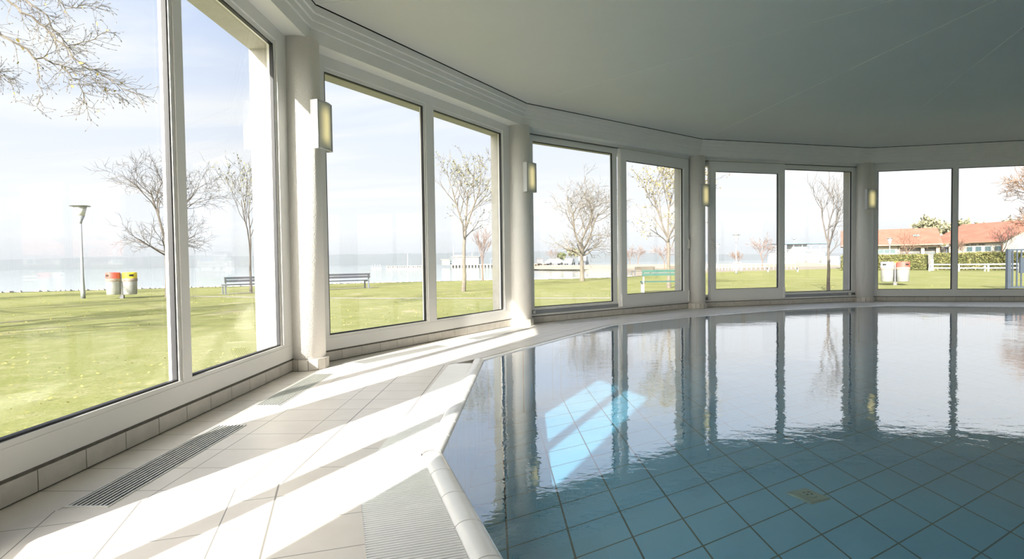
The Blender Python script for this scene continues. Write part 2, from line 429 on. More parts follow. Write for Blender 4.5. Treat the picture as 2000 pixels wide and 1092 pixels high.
# cornice: a beam with three fine steps, then a black strip for the gap's shade, and the ceiling
for i in range(NB):
    mb = MB()
    for d, z0, z1 in ((0.200, ZB, 3.604), (0.225, 3.604, 3.677), (0.250, 3.677, 3.746), (0.275, 3.746, 3.826)):
        miter(mb, i, 0.0, d, z0, z1)
    struct(mb.build('trim_' + SIDE[i], 'cornice_white'))
    mb = MB(); miter(mb, i, 0.0, 0.266, 3.826, 3.85)
    struct(mb.build('trim_shadow_gap_' + SIDE[i], 'dark_gap'))
CC = (5.6, 5.0); ZR = 3.95
E_ = offpoly(0.281)
mb = MB(); vs = [(*p, ZC) for p in E_] + [(*CC, ZR)]
mb.add(vs, [(i, NB, (i + 1) % NB) for i in range(NB)])
vs2 = [(*p, ZC + 0.02) for p in E_] + [(*CC, ZR + 0.01)]
mb.add(vs2, [((i + 1) % NB, NB, i) for i in range(NB)])
ceil = struct(mb.build('ceiling', 'ceiling_membrane'))
mb = MB()
for i in range(NB):
    a = Vector((*E_[i], ZC - 0.002)); b = Vector((*CC, ZR - 0.002)); mb.bar(a, b, 0.012, 0.004)
mb.build('seam', 'seam_white', ceil)
mb = MB(); O_ = offpoly(-0.38); mb.prism(list(reversed(O_)), ZC + 0.13, ZC + 0.17)
struct(mb.build('roof', 'roof_felt'))

# ------------------------------------------------------------------ pool deck
K = [(0.61, 0.0), (-0.415, 3.242), (-0.325, 6.35), (1.761, 9.714), (3.45, 10.95), (5.967, 12.271), (8.7, 13.0), (11.6, 12.08), (13.9, 9.6),
     (14.7, 6.0), (13.9, 2.3), (11.6, -0.7), (8.2, -2.3), (4.5, -2.3), (1.6, -1.6)]   # water edge, clockwise
G0, G1, G2, G3 = (0.246, -0.5), (-0.824, 2.931), (-0.70, 6.10), (-0.335, 6.56)
CW = 0.125                                   # coping width
def offk(pts, d):                            # offset closed polygon outward
    n_ = len(pts); out = []
    for i in range(n_):
        a, b, c = Vector(pts[i - 1]), Vector(pts[i]), Vector(pts[(i + 1) % n_])
        t0 = (b - a).normalized(); t1 = (c - b).normalized(); m0 = Vector((-t0.y, t0.x)); m1 = Vector((-t1.y, t1.x))
        m = (m0 + m1).normalized(); p = b + m * (d / m.dot(m1)); out.append((p.x, p.y))
    return out
KO = offk(K, CW)
def ring_uv(i):
    a, t, n, w = bay(i)
    return lambda p: ((Vector(p) - a).dot(t), (a - Vector(p)).dot(n))
def deckface(mb, poly, f):
    vs = [(*p, 0.0) for p in poly]; n_ = len(poly)
    mb.add(vs + [(*p, -0.13) for p in poly], [tuple(range(n_))] + [((i + 1) % n_, i, n_ + i, n_ + (i + 1) % n_) for i in range(n_)],
           [[f(p) for p in poly]] + [[(0.1, 0.1)] * 4] * n_)
mb = MB()
RW = offpoly(-0.01)
S1 = (-2.375, 2.44)                           # where the tile pattern turns at the wall
def uvm(p): return (-(p[0] * 0.30 - p[1] * 0.954), (0.954 * p[0] + 0.30 * p[1] + 1.525) * 0.953)
deckface(mb, [RW[0], RW[1], S1, G1, (-0.20, 0.93), G0, (0.0, -2.0)][::-1], uvm)
uv1 = ring_uv(1)
deckface(mb, [S1, RW[2], G2, G1][::-1], uv1)
uv2 = ring_uv(2)
deckface(mb, [RW[2], RW[3], KO[3], G3, G2][::-1], uv2)
seq = [(3, [RW[3], RW[4], KO[5], KO[4], KO[3]]), (4, [RW[4], RW[5], KO[6], KO[5]]), (5, [RW[5], RW[6], KO[7], KO[6]]), (6, [RW[6], RW[7], KO[8], KO[7]]),
       (7, [RW[7], RW[8], KO[9], KO[8]]), (8, [RW[8], RW[9], KO[10], KO[9]]), (9, [RW[9], RW[10], KO[11], KO[10]]), (10, [RW[10], RW[11], KO[12], KO[11]]),
       (11, [RW[11], RW[12], KO[13], KO[12]]), (12, [RW[12], RW[13], KO[14], KO[13]]), (13, [RW[13], RW[0], (0.0, -2.0), G0, KO[14]])]
for i, poly in seq: deckface(mb, poly[::-1], ring_uv(i))
struct(mb.build('floor', 'floor_tile'))
# screed under the deck, closing it against the ground
mb = MB()
for i in range(NB): miter(mb, i, -0.3, 0.25, -0.5, -0.14)
struct(mb.build('floor_slab', 'outer_plaster'))

# basin
DP = 0.80
n_ = len(K)
mb = MB(); mb.add([(*p, -DP) for p in K], [tuple(range(n_ - 1, -1, -1))])
mb.add([(*p, -DP) for p in K] + [(*p, -0.01) for p in K], [(i, (i + 1) % n_, n_ + (i + 1) % n_, n_ + i) for i in range(n_)])
basin = struct(mb.build('pool_basin', 'basin')); 
mb = MB(); mb.add([(*p, -0.008) for p in offk(K, 0.03)], [tuple(range(n_ - 1, -1, -1))])
water = struct(mb.build('pool_water', 'water'))

# coping of rounded white tiles
def half_round(mb, a, b, w, zc, hgt, n=8, g=0.003):
    a, b = Vector((*a, 0)), Vector((*b, 0)); t = (b - a).normalized(); nrm = Vector((-t.y, t.x, 0)); a = a + t * g; b = b - t * g
    vs = []
    for e in (a, b):
        for j in range(n + 1):
            th = PI * j / n; vs.append(e + nrm * (w / 2 - w / 2 * cos(th)) + Vector((0, 0, zc + hgt * sin(th))))
    N_ = n + 1
    mb.add(vs, [(j, j + 1, N_ + j + 1, N_ + j) for j in range(n)])
    mb.add(vs, [tuple(range(N_ - 1, -1, -1)), tuple(range(N_, 2 * N_))])
mb = MB(); gr = MB()
for i in range(n_):
    a, b = Vector(K[i]), Vector(K[(i + 1) % n_]); L = (b - a).length
    m = max(1, round(L / 0.31)); t = (b - a) / m
    hh = 0.035 if i in (14, 0, 1) else 0.014
    for j in range(m):
        half_round(mb, a + t * j, a + t * (j + 1), CW, -0.012, hh)
    half_round(gr, a, b, CW, -0.016, hh, g=0.0)
cp = struct(mb.build('pool_coping', 'coping_white'))
for f in cp.data.polygons: f.use_smooth = len(f.vertices) == 4
gr.build('grout', 'grout_dark', cp)

# gutter channel under the overflow grate
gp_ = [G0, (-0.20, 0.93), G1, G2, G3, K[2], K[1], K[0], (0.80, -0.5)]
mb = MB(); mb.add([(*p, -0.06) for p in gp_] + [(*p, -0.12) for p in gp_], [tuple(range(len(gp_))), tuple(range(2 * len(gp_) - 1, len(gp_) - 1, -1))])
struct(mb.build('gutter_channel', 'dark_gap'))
def isect(p, d, a, b):                        # where p + d*s meets the line a-b
    e = b - a; den_ = d.x * e.y - d.y * e.x
    if abs(den_) < 1e-9: return None
    q = a - p; return (q.x * e.y - q.y * e.x) / den_
def reach(p, n):                              # to the nearer of the two outer gutter lines
    return min(isect(p, n, Vector((0.246, -0.5)), Vector(G1)), isect(p, n, Vector(G1), Vector(G2)))
def grate(k0, k1, ga, gb, lo, hi):
    a, b, A, B = Vector(k0), Vector(k1), Vector(ga), Vector(gb); t = (b - a).normalized(); n = Vector((-t.y, t.x)); L = (b - a).length
    mb = MB(); s_ = lo
    while s_ < L - hi:
        ends = []
        for e in (s_, s_ + 0.0115):
            p = a + t * e; d = reach(p, n); ends.append((p, p + n * max(0.01, d)))
        (p0, p1), (q0, q1) = ends
        P = [p0, q0, q1, p1]; mb.hexa([(q.x, q.y, -0.03) for q in P] + [(q.x, q.y, 0.0) for q in P]); s_ += 0.02
    return mb
g_ = tag(grate(KO[0], KO[1], (0.246, -0.5), G1, 0.6, 0.0).build('overflow_grate', 'grate_plastic'),
         'white slatted overflow grate nearest the camera, largely in shade', 'drain grate', 'overflow grates along the pool edge')
mb = MB()
for q in (0.03, 0.97):
    a = Vector(KO[0]).lerp(Vector(G0), q); b = Vector(KO[1]).lerp(Vector(G1), q); mb.bar((a.x, a.y, -0.035), (b.x, b.y, -0.035), 0.012, 0.03)
mb.build('support_rail', 'dark_gap', g_)
g_ = tag(grate(KO[1], KO[2], G1, G2, 0.0, 0.22).build('overflow_grate', 'grate_plastic'),
         'white slatted overflow grate lit by the sun, leading to the tiled corner', 'drain grate', 'overflow grates along the pool edge')
mb = MB()
for q in (0.04, 0.96):
    a = Vector(KO[1]).lerp(Vector(G1), q); b = Vector(KO[2]).lerp(Vector(G2), q); mb.bar((a.x, a.y, -0.035), (b.x, b.y, -0.035), 0.012, 0.03)
mb.build('support_rail', 'dark_gap', g_)

a = Vector(KO[0]); b = Vector(KO[1]); c = Vector(KO[2]); t0 = (b - a).normalized(); t1 = (c - b).normalized(); n0 = Vector((-t0.y, t0.x)); n1 = Vector((-t1.y, t1.x))
e0 = b + n0 * reach(b, n0); e1 = b + n1 * reach(b, n1)
mb = MB(); b_ = b + (n0 + n1).normalized() * .008
for P in ((b_, e0, e1),):
    mb.add([(p.x, p.y, -.001) for p in P] + [(p.x, p.y, -.03) for p in P], [(0, 2, 1), (3, 4, 5), (0, 1, 4, 3), (1, 2, 5, 4), (2, 0, 3, 5)])
mb.build('corner_plate', 'grate_plastic', g_)

# pool floor drain
M('drain_cream', (0.27, 0.40, 0.34), 0.5, var=0.15, vscale=12)
t = empty('pool_drain', (2.344, 4.452, -DP), math.atan2(0.26764, 0.42506))
tag(t, 'square cream drain cover with a round strainer on the pool floor', 'drain')
mb = MB(); mb.hexa([(-.12, -.10, 0), (.10, -.13, 0), (.13, .10, 0), (-.09, .13, 0), (-.11, -.09, .012), (.09, -.12, .012), (.12, .09, .012), (-.08, .12, .012)])
mb.build('cover_plate', 'drain_cream', t)
mb = MB(); mb.lathe([(0.065, 0.010), (0.062, 0.022), (0.03, 0.026), (0.001, 0.027)], (0, 0), 24); st_ = mb.build('strainer', 'drain_cream', t)
mb = MB()
for q in range(4): mb.lathe([(0.010, 0.020), (0.010, 0.0285)], (0.028 * cos(q * PI / 2 + .4), 0.028 * sin(q * PI / 2 + .4)), 8)
mb.build('strainer_hole', 'dark_gap', st_)

# air grilles in the deck, two before each window
def make_grille(L):
    t = empty('floor_grille')
    mb = MB()
    mb.box(0, L, 0.0, 0.008, 0, 0.005); mb.box(0, L, 0.197, 0.205, 0, 0.005); mb.box(0, 0.012, 0.008, 0.197, 0, 0.005); mb.box(L - 0.012, L, 0.008, 0.197, 0, 0.005)
    mb.build('frame', 'grille_metal', t)
    mb = MB(); mb.box(0.01, L - 0.01, 0.006, 0.199, 0.0002, 0.0012); mb.build('shade_plate', 'dark_gap', t)  # black plate coloured as the shade below; the deck has no hole here
    mb = MB()
    for q in range(8):
        y = 0.022 + q * 0.0225; mb.box(0.01, L - 0.01, y, y + 0.009, 0.0012, 0.0055)
    mb.build('slat', 'grille_metal', t)
    return t
GR = {}
def grille(i, u0, L, label):
    key = round(L, 2)
    if key not in GR: GR[key] = make_grille(L); t = GR[key]
    else: t = copy_tree(GR[key])
    a, tt, n, w = bay(i); p = bp(i, u0, 0.485)
    t.location = (p[0], p[1], 0.0); t.rotation_euler = (0, 0, math.atan2(tt.y, tt.x))
    tag(t, label, 'floor grille', 'floor grilles along the windows')
grille(0, 0.82, 1.0, 'floor grille cut by the bottom left corner of the photo')
grille(1, 0.545, 1.31, 'long slatted floor grille in front of the large left pane, nearest whole one')
grille(1, 2.375, 1.29, 'slatted floor grille beside the foot of the nearest round column')
grille(2, 0.45, 1.52, 'floor grille just beyond the nearest column, before the second window')
grille(2, 2.62, 1.52, 'floor grille before the second window, nearer the second column')
grille(3, 0.60, 1.55, 'floor grille before the fixed pane of the first sliding window')
grille(3, 2.85, 1.70, 'floor grille under the sliding sash between second and third column')

# wall sconces on the columns
def lamp_material():
    m = bpy.data.materials.new('frosted_lamp_glass'); m.use_nodes = True; k = NT(m.node_tree)
    x, y, z = k.xyz(k.n('ShaderNodeTexCoord').outputs['Object'])
    fx = k.m('POWER', k.ramp(k.m('ABSOLUTE', y), 0.13, 0.0), 1.3)
    fz = k.ramp(k.m('ABSOLUTE', k.m('SUBTRACT', z, 0.25)), 0.25, 0.09)
    g = k.m('MULTIPLY', fx, fz)
    e = k.n('ShaderNodeEmission', ins={'Color': c4((0.95, 0.80, 0.34)), 'Strength': k.m('MULTIPLY', g, 0.42)})
    p = k.n('ShaderNodeBsdfPrincipled', ins={'Base Color': c4((0.55, 0.56, 0.50)), 'Roughness': 0.35, 'Specular IOR Level': 0.3})
    a = k.n('ShaderNodeAddShader', ins={0: p.outputs[0], 1: e.outputs[0]})
    k.n('ShaderNodeOutputMaterial', ins={0: a.outputs[0]}); return m
MATS['lamp_glass'] = lamp_material()
M('lamp_metal', (0.55, 0.56, 0.56), 0.4, metal=0.3, var=0.05)
def make_sconce():
    t = empty('wall_sconce')
    # local x points away from the column, y across; 0.5 m tall
    mb = MB(); mb.box(-0.02, 0.025, -0.085, 0.085, 0.03, 0.47); mb.build('mounting_box', 'lamp_metal', t)
    n = 10; fr = []
    for j in range(n + 1):
        y = -0.125 + 0.25 * j / n; fr.append((0.105 - 0.028 * (y / 0.125) ** 2, y))
    def shell(z0, z1, d0, d1):
        mb = MB()
        for j in range(n):
            (x0, y0), (x1, y1) = fr[j], fr[j + 1]
            P = [(x0 - d1, y0), (x0 - d0, y0), (x1 - d0, y1), (x1 - d1, y1)]
            mb.hexa([(*p, z0) for p in P] + [(*p, z1) for p in P])
        return mb
    sh = shell(0.015, 0.485, 0.002, 0.010).build('lamp_shade', 'lamp_glass', t)
    mb = MB(); mb.box(0.0, 0.075, -0.128, -0.119, 0, 0.5); mb.box(0.0, 0.075, 0.119, 0.128, 0, 0.5)
    m2 = shell(0.0, 0.014, -0.003, 0.014); m2.v += []; o = m2
    o3 = shell(0.486, 0.5, -0.003, 0.014)
    for src in (o, o3):
        b0 = len(mb.v); mb.v += src.v; mb.f += [[b0 + q for q in f] for f in src.f]; mb.uv += src.uv
    mb.box(0.070, 0.085, -0.128, -0.110, 0, 0.5); mb.box(0.070, 0.085, 0.110, 0.128, 0, 0.5)
    mb.box(0.0, 0.06, -0.12, 0.12, 0.22, 0.235)
    mb.build('frame', 'lamp_metal', t)
    return t
sc0 = make_sconce(); first = True
SL = {2: 'lit frosted wall lamp on the nearest column, its side edge sunlit', 3: 'lit frosted wall lamp on the second column, beside the tall sapling pane',
      4: 'lit frosted wall lamp on the third column, between the two sliding windows', 5: 'lit frosted wall lamp on the farthest column, left of the red roof view'}
for ci, (p, mm) in zip((1, 2, 3, 4, 5, 6, 7, 8, 9), COLS):
    if ci not in SL: continue
    t = sc0 if first else copy_tree(sc0); first = False
    d = mm * 0.205; t.location = (p[0] + d.x, p[1] + d.y, 2.31); t.rotation_euler = (0, 0, math.atan2(mm.y, mm.x))
    tag(t, SL[ci], 'wall lamp', 'wall lamps on the columns')

# ================================================================== outside
ZL = -0.15                                    # lawn level
ZW = -0.62                                    # lake level
def ground_material(name, cols, scale=1.0, patch=None, bump=0.3):
    m = bpy.data.materials.new(name); m.use_nodes = True; k = NT(m.node_tree)
    ob = k.n('ShaderNodeTexCoord').outputs['Object']
    a = k.noise(ob, 0.35 * scale, 5, 0.6, 0.3); b = k.noise(ob, 3.2 * scale, 4, 0.65); c = k.noise(ob, 30 * scale, 5, 0.75)
    col = k.mix(k.ramp(a, 0.35, 0.65), c4(cols[0]), c4(cols[1]))
    col = k.mix(k.ramp(b, 0.45, 0.75), col, c4(cols[2]))
    col = k.mix(k.ramp(c, 0.38, 0.72), k.mix(0.55, col, c4(cols[3])), col)
    if patch: col = k.mix(k.m('MULTIPLY', k.ramp(k.noise(ob, 0.55, 3, 0.6), 0.60, 0.70), 0.7), col, c4(patch))
    p = k.n('ShaderNodeBsdfPrincipled', ins={'Base Color': col, 'Roughness': 0.95, 'Specular IOR Level': 0.05, 'Normal': k.bump(c, bump, 0.03)})
    k.n('ShaderNodeOutputMaterial', ins={0: p.outputs[0]}); MATS[name] = m
ground_material('lawn', ((0.180, 0.185, 0.068), (0.225, 0.220, 0.098), (0.275, 0.258, 0.145), (0.080, 0.098, 0.030)), patch=(0.26, 0.225, 0.15))
ground_material('sand', ((0.235, 0.208, 0.178), (0.205, 0.18, 0.155), (0.26, 0.235, 0.205), (0.16, 0.14, 0.12)), 0.6)
ground_material('gravel', ((0.30, 0.29, 0.27), (0.34, 0.325, 0.30), (0.38, 0.365, 0.34), (0.16, 0.15, 0.14)), 2.0, bump=0.8)
ground_material('dirt_path', ((0.24, 0.22, 0.18), (0.27, 0.25, 0.21), (0.30, 0.28, 0.24), (0.18, 0.17, 0.13)), 1.5)
from mathutils.geometry import delaunay_2d_cdt
def inpoly(p, O):
    c = False; n1 = len(O)
    for i in range(n1):
        a, b = O[i], O[(i + 1) % n1]
        if (a[1] > p[1]) != (b[1] > p[1]) and p[0] < (b[0] - a[0]) * (p[1] - a[1]) / (b[1] - a[1]) + a[0]: c = not c
    return c
def flat(name, mat, outer, z, hole=None, depth=0.0):
    pts = [Vector(p) for p in outer]; n1 = len(pts); ed = [(i, (i + 1) % n1) for i in range(n1)]
    if hole: h0 = len(pts); pts += [Vector(p) for p in hole]; ed += [(h0 + i, h0 + (i + 1) % len(hole)) for i in range(len(hole))]
    r = delaunay_2d_cdt(pts, ed, [], 0, 1e-5); mb = MB(); F = []
    for f in r[2]:
        c = sum((r[0][i] for i in f), Vector((0, 0))) / len(f)
        if inpoly(c, outer) and not (hole and inpoly(c, hole)): F.append(tuple(f))
    mb.add([(v.x, v.y, z) for v in r[0]], F)
    if depth:
        for loop in ([outer] + ([hole] if hole else [])):
            m_ = len(loop); mb.add([(*p, z) for p in loop] + [(*p, z - depth) for p in loop], [(i, (i + 1) % m_, m_ + (i + 1) % m_, m_ + i) for i in range(m_)])
    return mb.build(name, mat)
SHORE = [(-120, -40), (-60, 10), (-42, 22), (-27.5, 30.2), (-19.5, 33.9), (-11.8, 37.1), (-5.6, 39.8), (-1, 41.0), (3.7, 41.5), (8.0, 43.9), (10.5, 46.5), (15.7, 52.5), (22.9, 59.5), (34, 66), (60, 80)]
LAWN = [(-120, -90), ] + SHORE + [(140, 110), (160, -90)]
lawn = struct(flat('ground_lawn', 'lawn', LAWN, ZL, hole=offpoly(-0.372), depth=0.25))
# gravel beach between the lawn edge and the lake
def strip(name, mat, line, w0, w1, z0, z1, off=0.0):
    mb = MB(); n1 = len(line); vs = []
    for i in range(n1):
        a = Vector(line[max(i - 1, 0)]); b = Vector(line[min(i + 1, n1 - 1)]); t = (b - a).normalized(); nn = Vector((-t.y, t.x)); p = Vector(line[i])
        vs += [(*(p + nn * w0), z0), (*(p + nn * w1), z1)]
    mb.add(vs, [(2 * i, 2 * i + 2, 2 * i + 3, 2 * i + 1) for i in range(n1 - 1)])
    return mb.build(name, mat)
struct(strip('ground_gravel_beach', 'gravel', SHORE[:11], -0.3, 2.6, ZL + 0.02, ZW - 0.05))
BANK = [(9.3, 44.6), (10.5, 46.3), (15.7, 52.3), (22.9, 59.3), (34, 65.8), (60, 80.5), (150, 120), (160, 170), (60, 120), (40, 118), (22, 128), (12, 140), (5.5, 142), (4.4, 133), (6, 126), (13, 112), (18.6, 98), (17, 78), (13, 60), (9.6, 49)]
struct(flat('ground_sand_bank', 'sand', BANK, ZL - 0.02, depth=0.7))
mb = MB(); random.seed(3)
ridge = [(6.5, 133), (12, 122), (19, 110), (28, 104), (40, 100), (56, 98)]
rs = []
for i in range(len(ridge) - 1): rs += [Vector(ridge[i]).lerp(Vector(ridge[i + 1]), j / 4) for j in range(4)]
rs.append(Vector(ridge[-1])); vs = []
for i, p in enumerate(rs):
    t = (rs[min(i + 1, len(rs) - 1)] - rs[max(i - 1, 0)]).normalized(); nn = Vector((-t.y, t.x)); e = 0.15 if i in (0, len(rs) - 1) else 1
    for o_, z_ in ((-5, ZL - 0.25), (-2.2, .25 * e), (-1.2, .55 * e - .1), (2, .55 * e - .1), (5, ZL - .4)): vs.append((*(p + nn * o_), z_ + random.uniform(-.03, .03)))
mb.add(vs, [(i * 5 + j, (i + 1) * 5 + j, (i + 1) * 5 + j + 1, i * 5 + j + 1) for i in range(len(rs) - 1) for j in range(4)])
struct(mb.build('ground_stone_dam', 'sand'))
# the lake
def lake_material():
    m = bpy.data.materials.new('lake_water'); m.use_nodes = True; k = NT(m.node_tree)
    ob = k.n('ShaderNodeTexCoord').outputs['Object']
    nz = k.noise(k.scale(ob, (0.25, 0.9, 1)), 1.0, 3, 0.55)
    p = k.n('ShaderNodeBsdfPrincipled', ins={'Base Color': c4((0.20, 0.24, 0.25)), 'Roughness': 0.08, 'IOR': 1.33, 'Normal': k.bump(nz, 0.25, 0.08)})
    k.n('ShaderNodeOutputMaterial', ins={0: p.outputs[0]}); return m
MATS['lake'] = lake_material()
struct(flat('ground_lake', 'lake', [(-4500, -60), (-4500, 2600), (4500, 2600), (4500, 90), (60, 78), (34, 64), (15.7, 51), (8, 43), (3.7, 40), (-5.6, 38), (-19.5, 32), (-42, 20), (-118, -60)], ZW))
# hills on the far shore
mb = MB(); N_ = 120; xs = [-4200 + 8000 * i / N_ for i in range(N_ + 1)]
def hh(x): return 58 + 16 * noise.noise(Vector((x / 900, 1.3, 0))) + 9 * noise.noise(Vector((x / 260, 7.1, 0))) - 26 * max(0, min(1, (x + 400) / 1800))
vs = []
for x in xs:
    for y_, f in ((2350, 0), (2480, .45), (2700, .85), (3000, 1.0), (3400, .5)): vs.append((x, y_ + 60 * noise.noise(Vector((x / 500, y_ / 300, 3))), ZW - 1 + f * hh(x)))
mb.add(vs, [(i * 5 + j, (i + 1) * 5 + j, (i + 1) * 5 + j + 1, i * 5 + j + 1) for i in range(N_) for j in range(4)])
M('hill_forest', (0.056, 0.072, 0.036), 0.95, var=0.35, vscale=0.01, spec=0.0)
struct(mb.build('ground_far_hills', 'hill_forest', smooth=True))
# haze over the lake
m = bpy.data.materials.new('lake_haze'); m.use_nodes = True; k = NT(m.node_tree)
vol = k.n('ShaderNodeVolumeScatter', ins={'Color': c4((0.80, 0.86, 1.0)), 'Density': HAZE * 0.34, 'Anisotropy': 0.0})
vab = k.n('ShaderNodeVolumeAbsorption', ins={'Color': c4((0.0, 0.0, 0.0)), 'Density': HAZE * 0.66})
k.n('ShaderNodeOutputMaterial', ins={'Volume': k.n('ShaderNodeAddShader', ins={0: vol.outputs[0], 1: vab.outputs[0]}).outputs[0]}); MATS['haze'] = m
mb = MB(); mb.box(-4400, 4400, 650, 2300, ZW + 0.3, 48)
hz = mb.build('haze_layer', 'haze'); hz['kind'] = 'structure'
struct(strip('ground_path', 'dirt_path', [(-14, 24.2), (-9.5, 22.2), (-5.72, 21.0), (-2, 20.2), (1.75, 19.5), (5.5, 18.9), (9.0, 18.2)], -0.28, 0.25, ZL + 0.004, ZL + 0.004))
struct(strip('ground_path_worn', 'dirt_path', [(7.5, 18.6), (11, 18.2), (15.5, 18.0), (20, 17.2), (27, 16)], -0.9, 0.4, ZL + 0.006, ZL + 0.006))
struct(strip('ground_bare_soil', 'dirt_path', [(-13.4, 25.6), (-10.5, 28.2), (-7.6, 30.9)], -0.45, 0.35, ZL + 0.005, ZL + 0.005))

# fallen leaves on the lawn
M('yellow_leaf', (0.465, 0.375, 0.090), 0.7, var=0.3, vscale=40, spec=0.1)
M('brown_leaf', (0.40, 0.30, 0.16), 0.8, var=0.3, vscale=40, spec=0.1)
random.seed(21); mb = MB(); ROUT = offpoly(-0.8)
def leafquad(mb, p, s, flatness=0.5):
    a = random.random() * 2 * PI; n = Vector((random.uniform(-1, 1) * flatness, random.uniform(-1, 1) * flatness, 1)).normalized()
    x = n.orthogonal().normalized(); x = (Quaternion(n, a) @ x); y = n.cross(x); p = Vector(p)
    mb.add([p - x * s, p - x * .3 * s + y * s * .6, p + x * s * .5 + y * s * .45, p + x * s * 1.1, p + x * s * .4 - y * s * .5, p - x * .4 * s - y * s * .55], [(0, 5, 4, 3, 2, 1)])
for _ in range(5200):
    d = 4 + 30 * random.random() ** 1.4; a = math.radians(random.uniform(-50, 38)) ; p = (d * sin(a), d * cos(a))
    if inpoly(p, ROUT) or not inpoly(p, LAWN): continue
    if noise.noise(Vector((p[0] * .25, p[1] * .25, 5))) < -0.15: continue
    if any((p[0] - q[0]) ** 2 + (p[1] - q[1]) ** 2 < q[2] for q in ((-15.96, 23.02, 1), (17.5, 25.7, 1), (-11.5, 26, 3.5), (-8.7, 28.7, 3.5), (6.1, 22.2, 1.6), (11.4, 20.3, .3), (-17.85, 23.4, .3))): continue
    leafquad(mb, (*p, ZL + 0.02), random.uniform(0.010, 0.019) * (1 + d / 55))
tag(mb.build('fallen_leaves', 'yellow_leaf'), 'small yellow autumn leaves scattered over the green lawn', 'leaves', kind='stuff')

# shore stones: a band of pale rubble
random.seed(5); mb = MB()
for i in range(2, 10):
    a, b = Vector(SHORE[i]), Vector(SHORE[i + 1]); L = (b - a).length; t = (b - a) / L; nn = Vector((-t.y, t.x))
    for _ in range(int(L * 7)):
        p = a + t * random.uniform(0, L) + nn * random.uniform(-0.2, 1.3); s = random.uniform(0.06, 0.16)
        if p.x < -34: continue
        z = ZL - 0.02; o = len(mb.v)
        V = [Vector((sx, sy, sz)) * s * random.uniform(.7, 1.1) for sx, sy, sz in ((-1, -.8, 0), (1, -.7, 0), (.9, .8, 0), (-.8, 1, 0), (-.6, -.5, .8), (.6, -.5, .9), (.5, .5, .8), (-.5, .6, .9))]
        mb.hexa([(p.x + v.x, p.y + v.y, z + v.z * .8) for v in V])
M('pale_stone', (0.360, 0.346, 0.324), 0.9, var=0.3, vscale=3)
tag(mb.build('shore_stones', 'pale_stone'), 'band of small pale stones along the water edge beyond the lawn', 'stones', kind='stuff')

# ------------------------------------------------------------------ trees
M('bark_grey', (0.112, 0.098, 0.087), 0.9, var=0.25, vscale=8, spec=0.1)
M('bark_pale', (0.143, 0.126, 0.105), 0.9, var=0.2, vscale=8, spec=0.1)
M('bark_reddish', (0.167, 0.112, 0.084), 0.9, var=0.2, vscale=8, spec=0.1)
M('autumn_leaf', (0.288, 0.238, 0.108), 0.7, col2=(0.216, 0.194, 0.094), vscale=6, spec=0.1)
M('dull_leaf', (0.223, 0.211, 0.143), 0.8, col2=(0.174, 0.174, 0.105), vscale=5, spec=0.1)
M('evergreen_leaf', (0.112, 0.136, 0.048), 0.85, col2=(0.064, 0.088, 0.028), vscale=3, spec=0.1)
def rot_about(v, ax, a): return Quaternion(ax, a) @ v
def grow(mb, lf, p, d, L, r, lev, P):
    n = 4 if lev < 2 else 3; pts = [p.copy()]; rad = [r]; q = p.copy(); dd = d.copy()
    for i in range(n):
        dd = (dd + Vector((random.gauss(0, P['wob']), random.gauss(0, P['wob']), random.gauss(0, P['wob']) + P['up']))).normalized()
        q = q + dd * (L / n); pts.append(q.copy()); rad.append(r * (1 - (0.55 if lev else 0.5) * (i + 1) / n))
    mb.tube(pts, rad, 5 if lev < 2 else 3, caps=False)
    if lf is not None and lev >= P['lev'] - 1:
        for _ in range(P['leaves']):
            if random.random() < P['leafp']:
                b = random.choice(pts[1:]); leafquad(lf, b + Vector((random.gauss(0, .05), random.gauss(0, .05), random.gauss(0, .05))), P['ls'] * random.uniform(.7, 1.3), 2.0)
    if lev >= P['lev']: return
    k_ = P['kids'][min(lev, len(P['kids']) - 1)]
    for j in range(k_):
        f = 0.35 + 0.65 * (j + random.random()) / k_
        x = f * n; i = min(int(x), n - 1); b = pts[i].lerp(pts[i + 1], x - i); rr = (rad[i] + (rad[i + 1] - rad[i]) * (x - i)) * 0.62
        ax = dd.orthogonal().normalized(); ax = rot_about(ax, dd, 2.4 * j + random.uniform(-.5, .5)); a = P['ang'] * random.uniform(.7, 1.3)
        grow(mb, lf, b, rot_about(dd, ax, a), L * P['len'] * random.uniform(.75, 1.15), max(rr, P['rmin']), lev + 1, P)
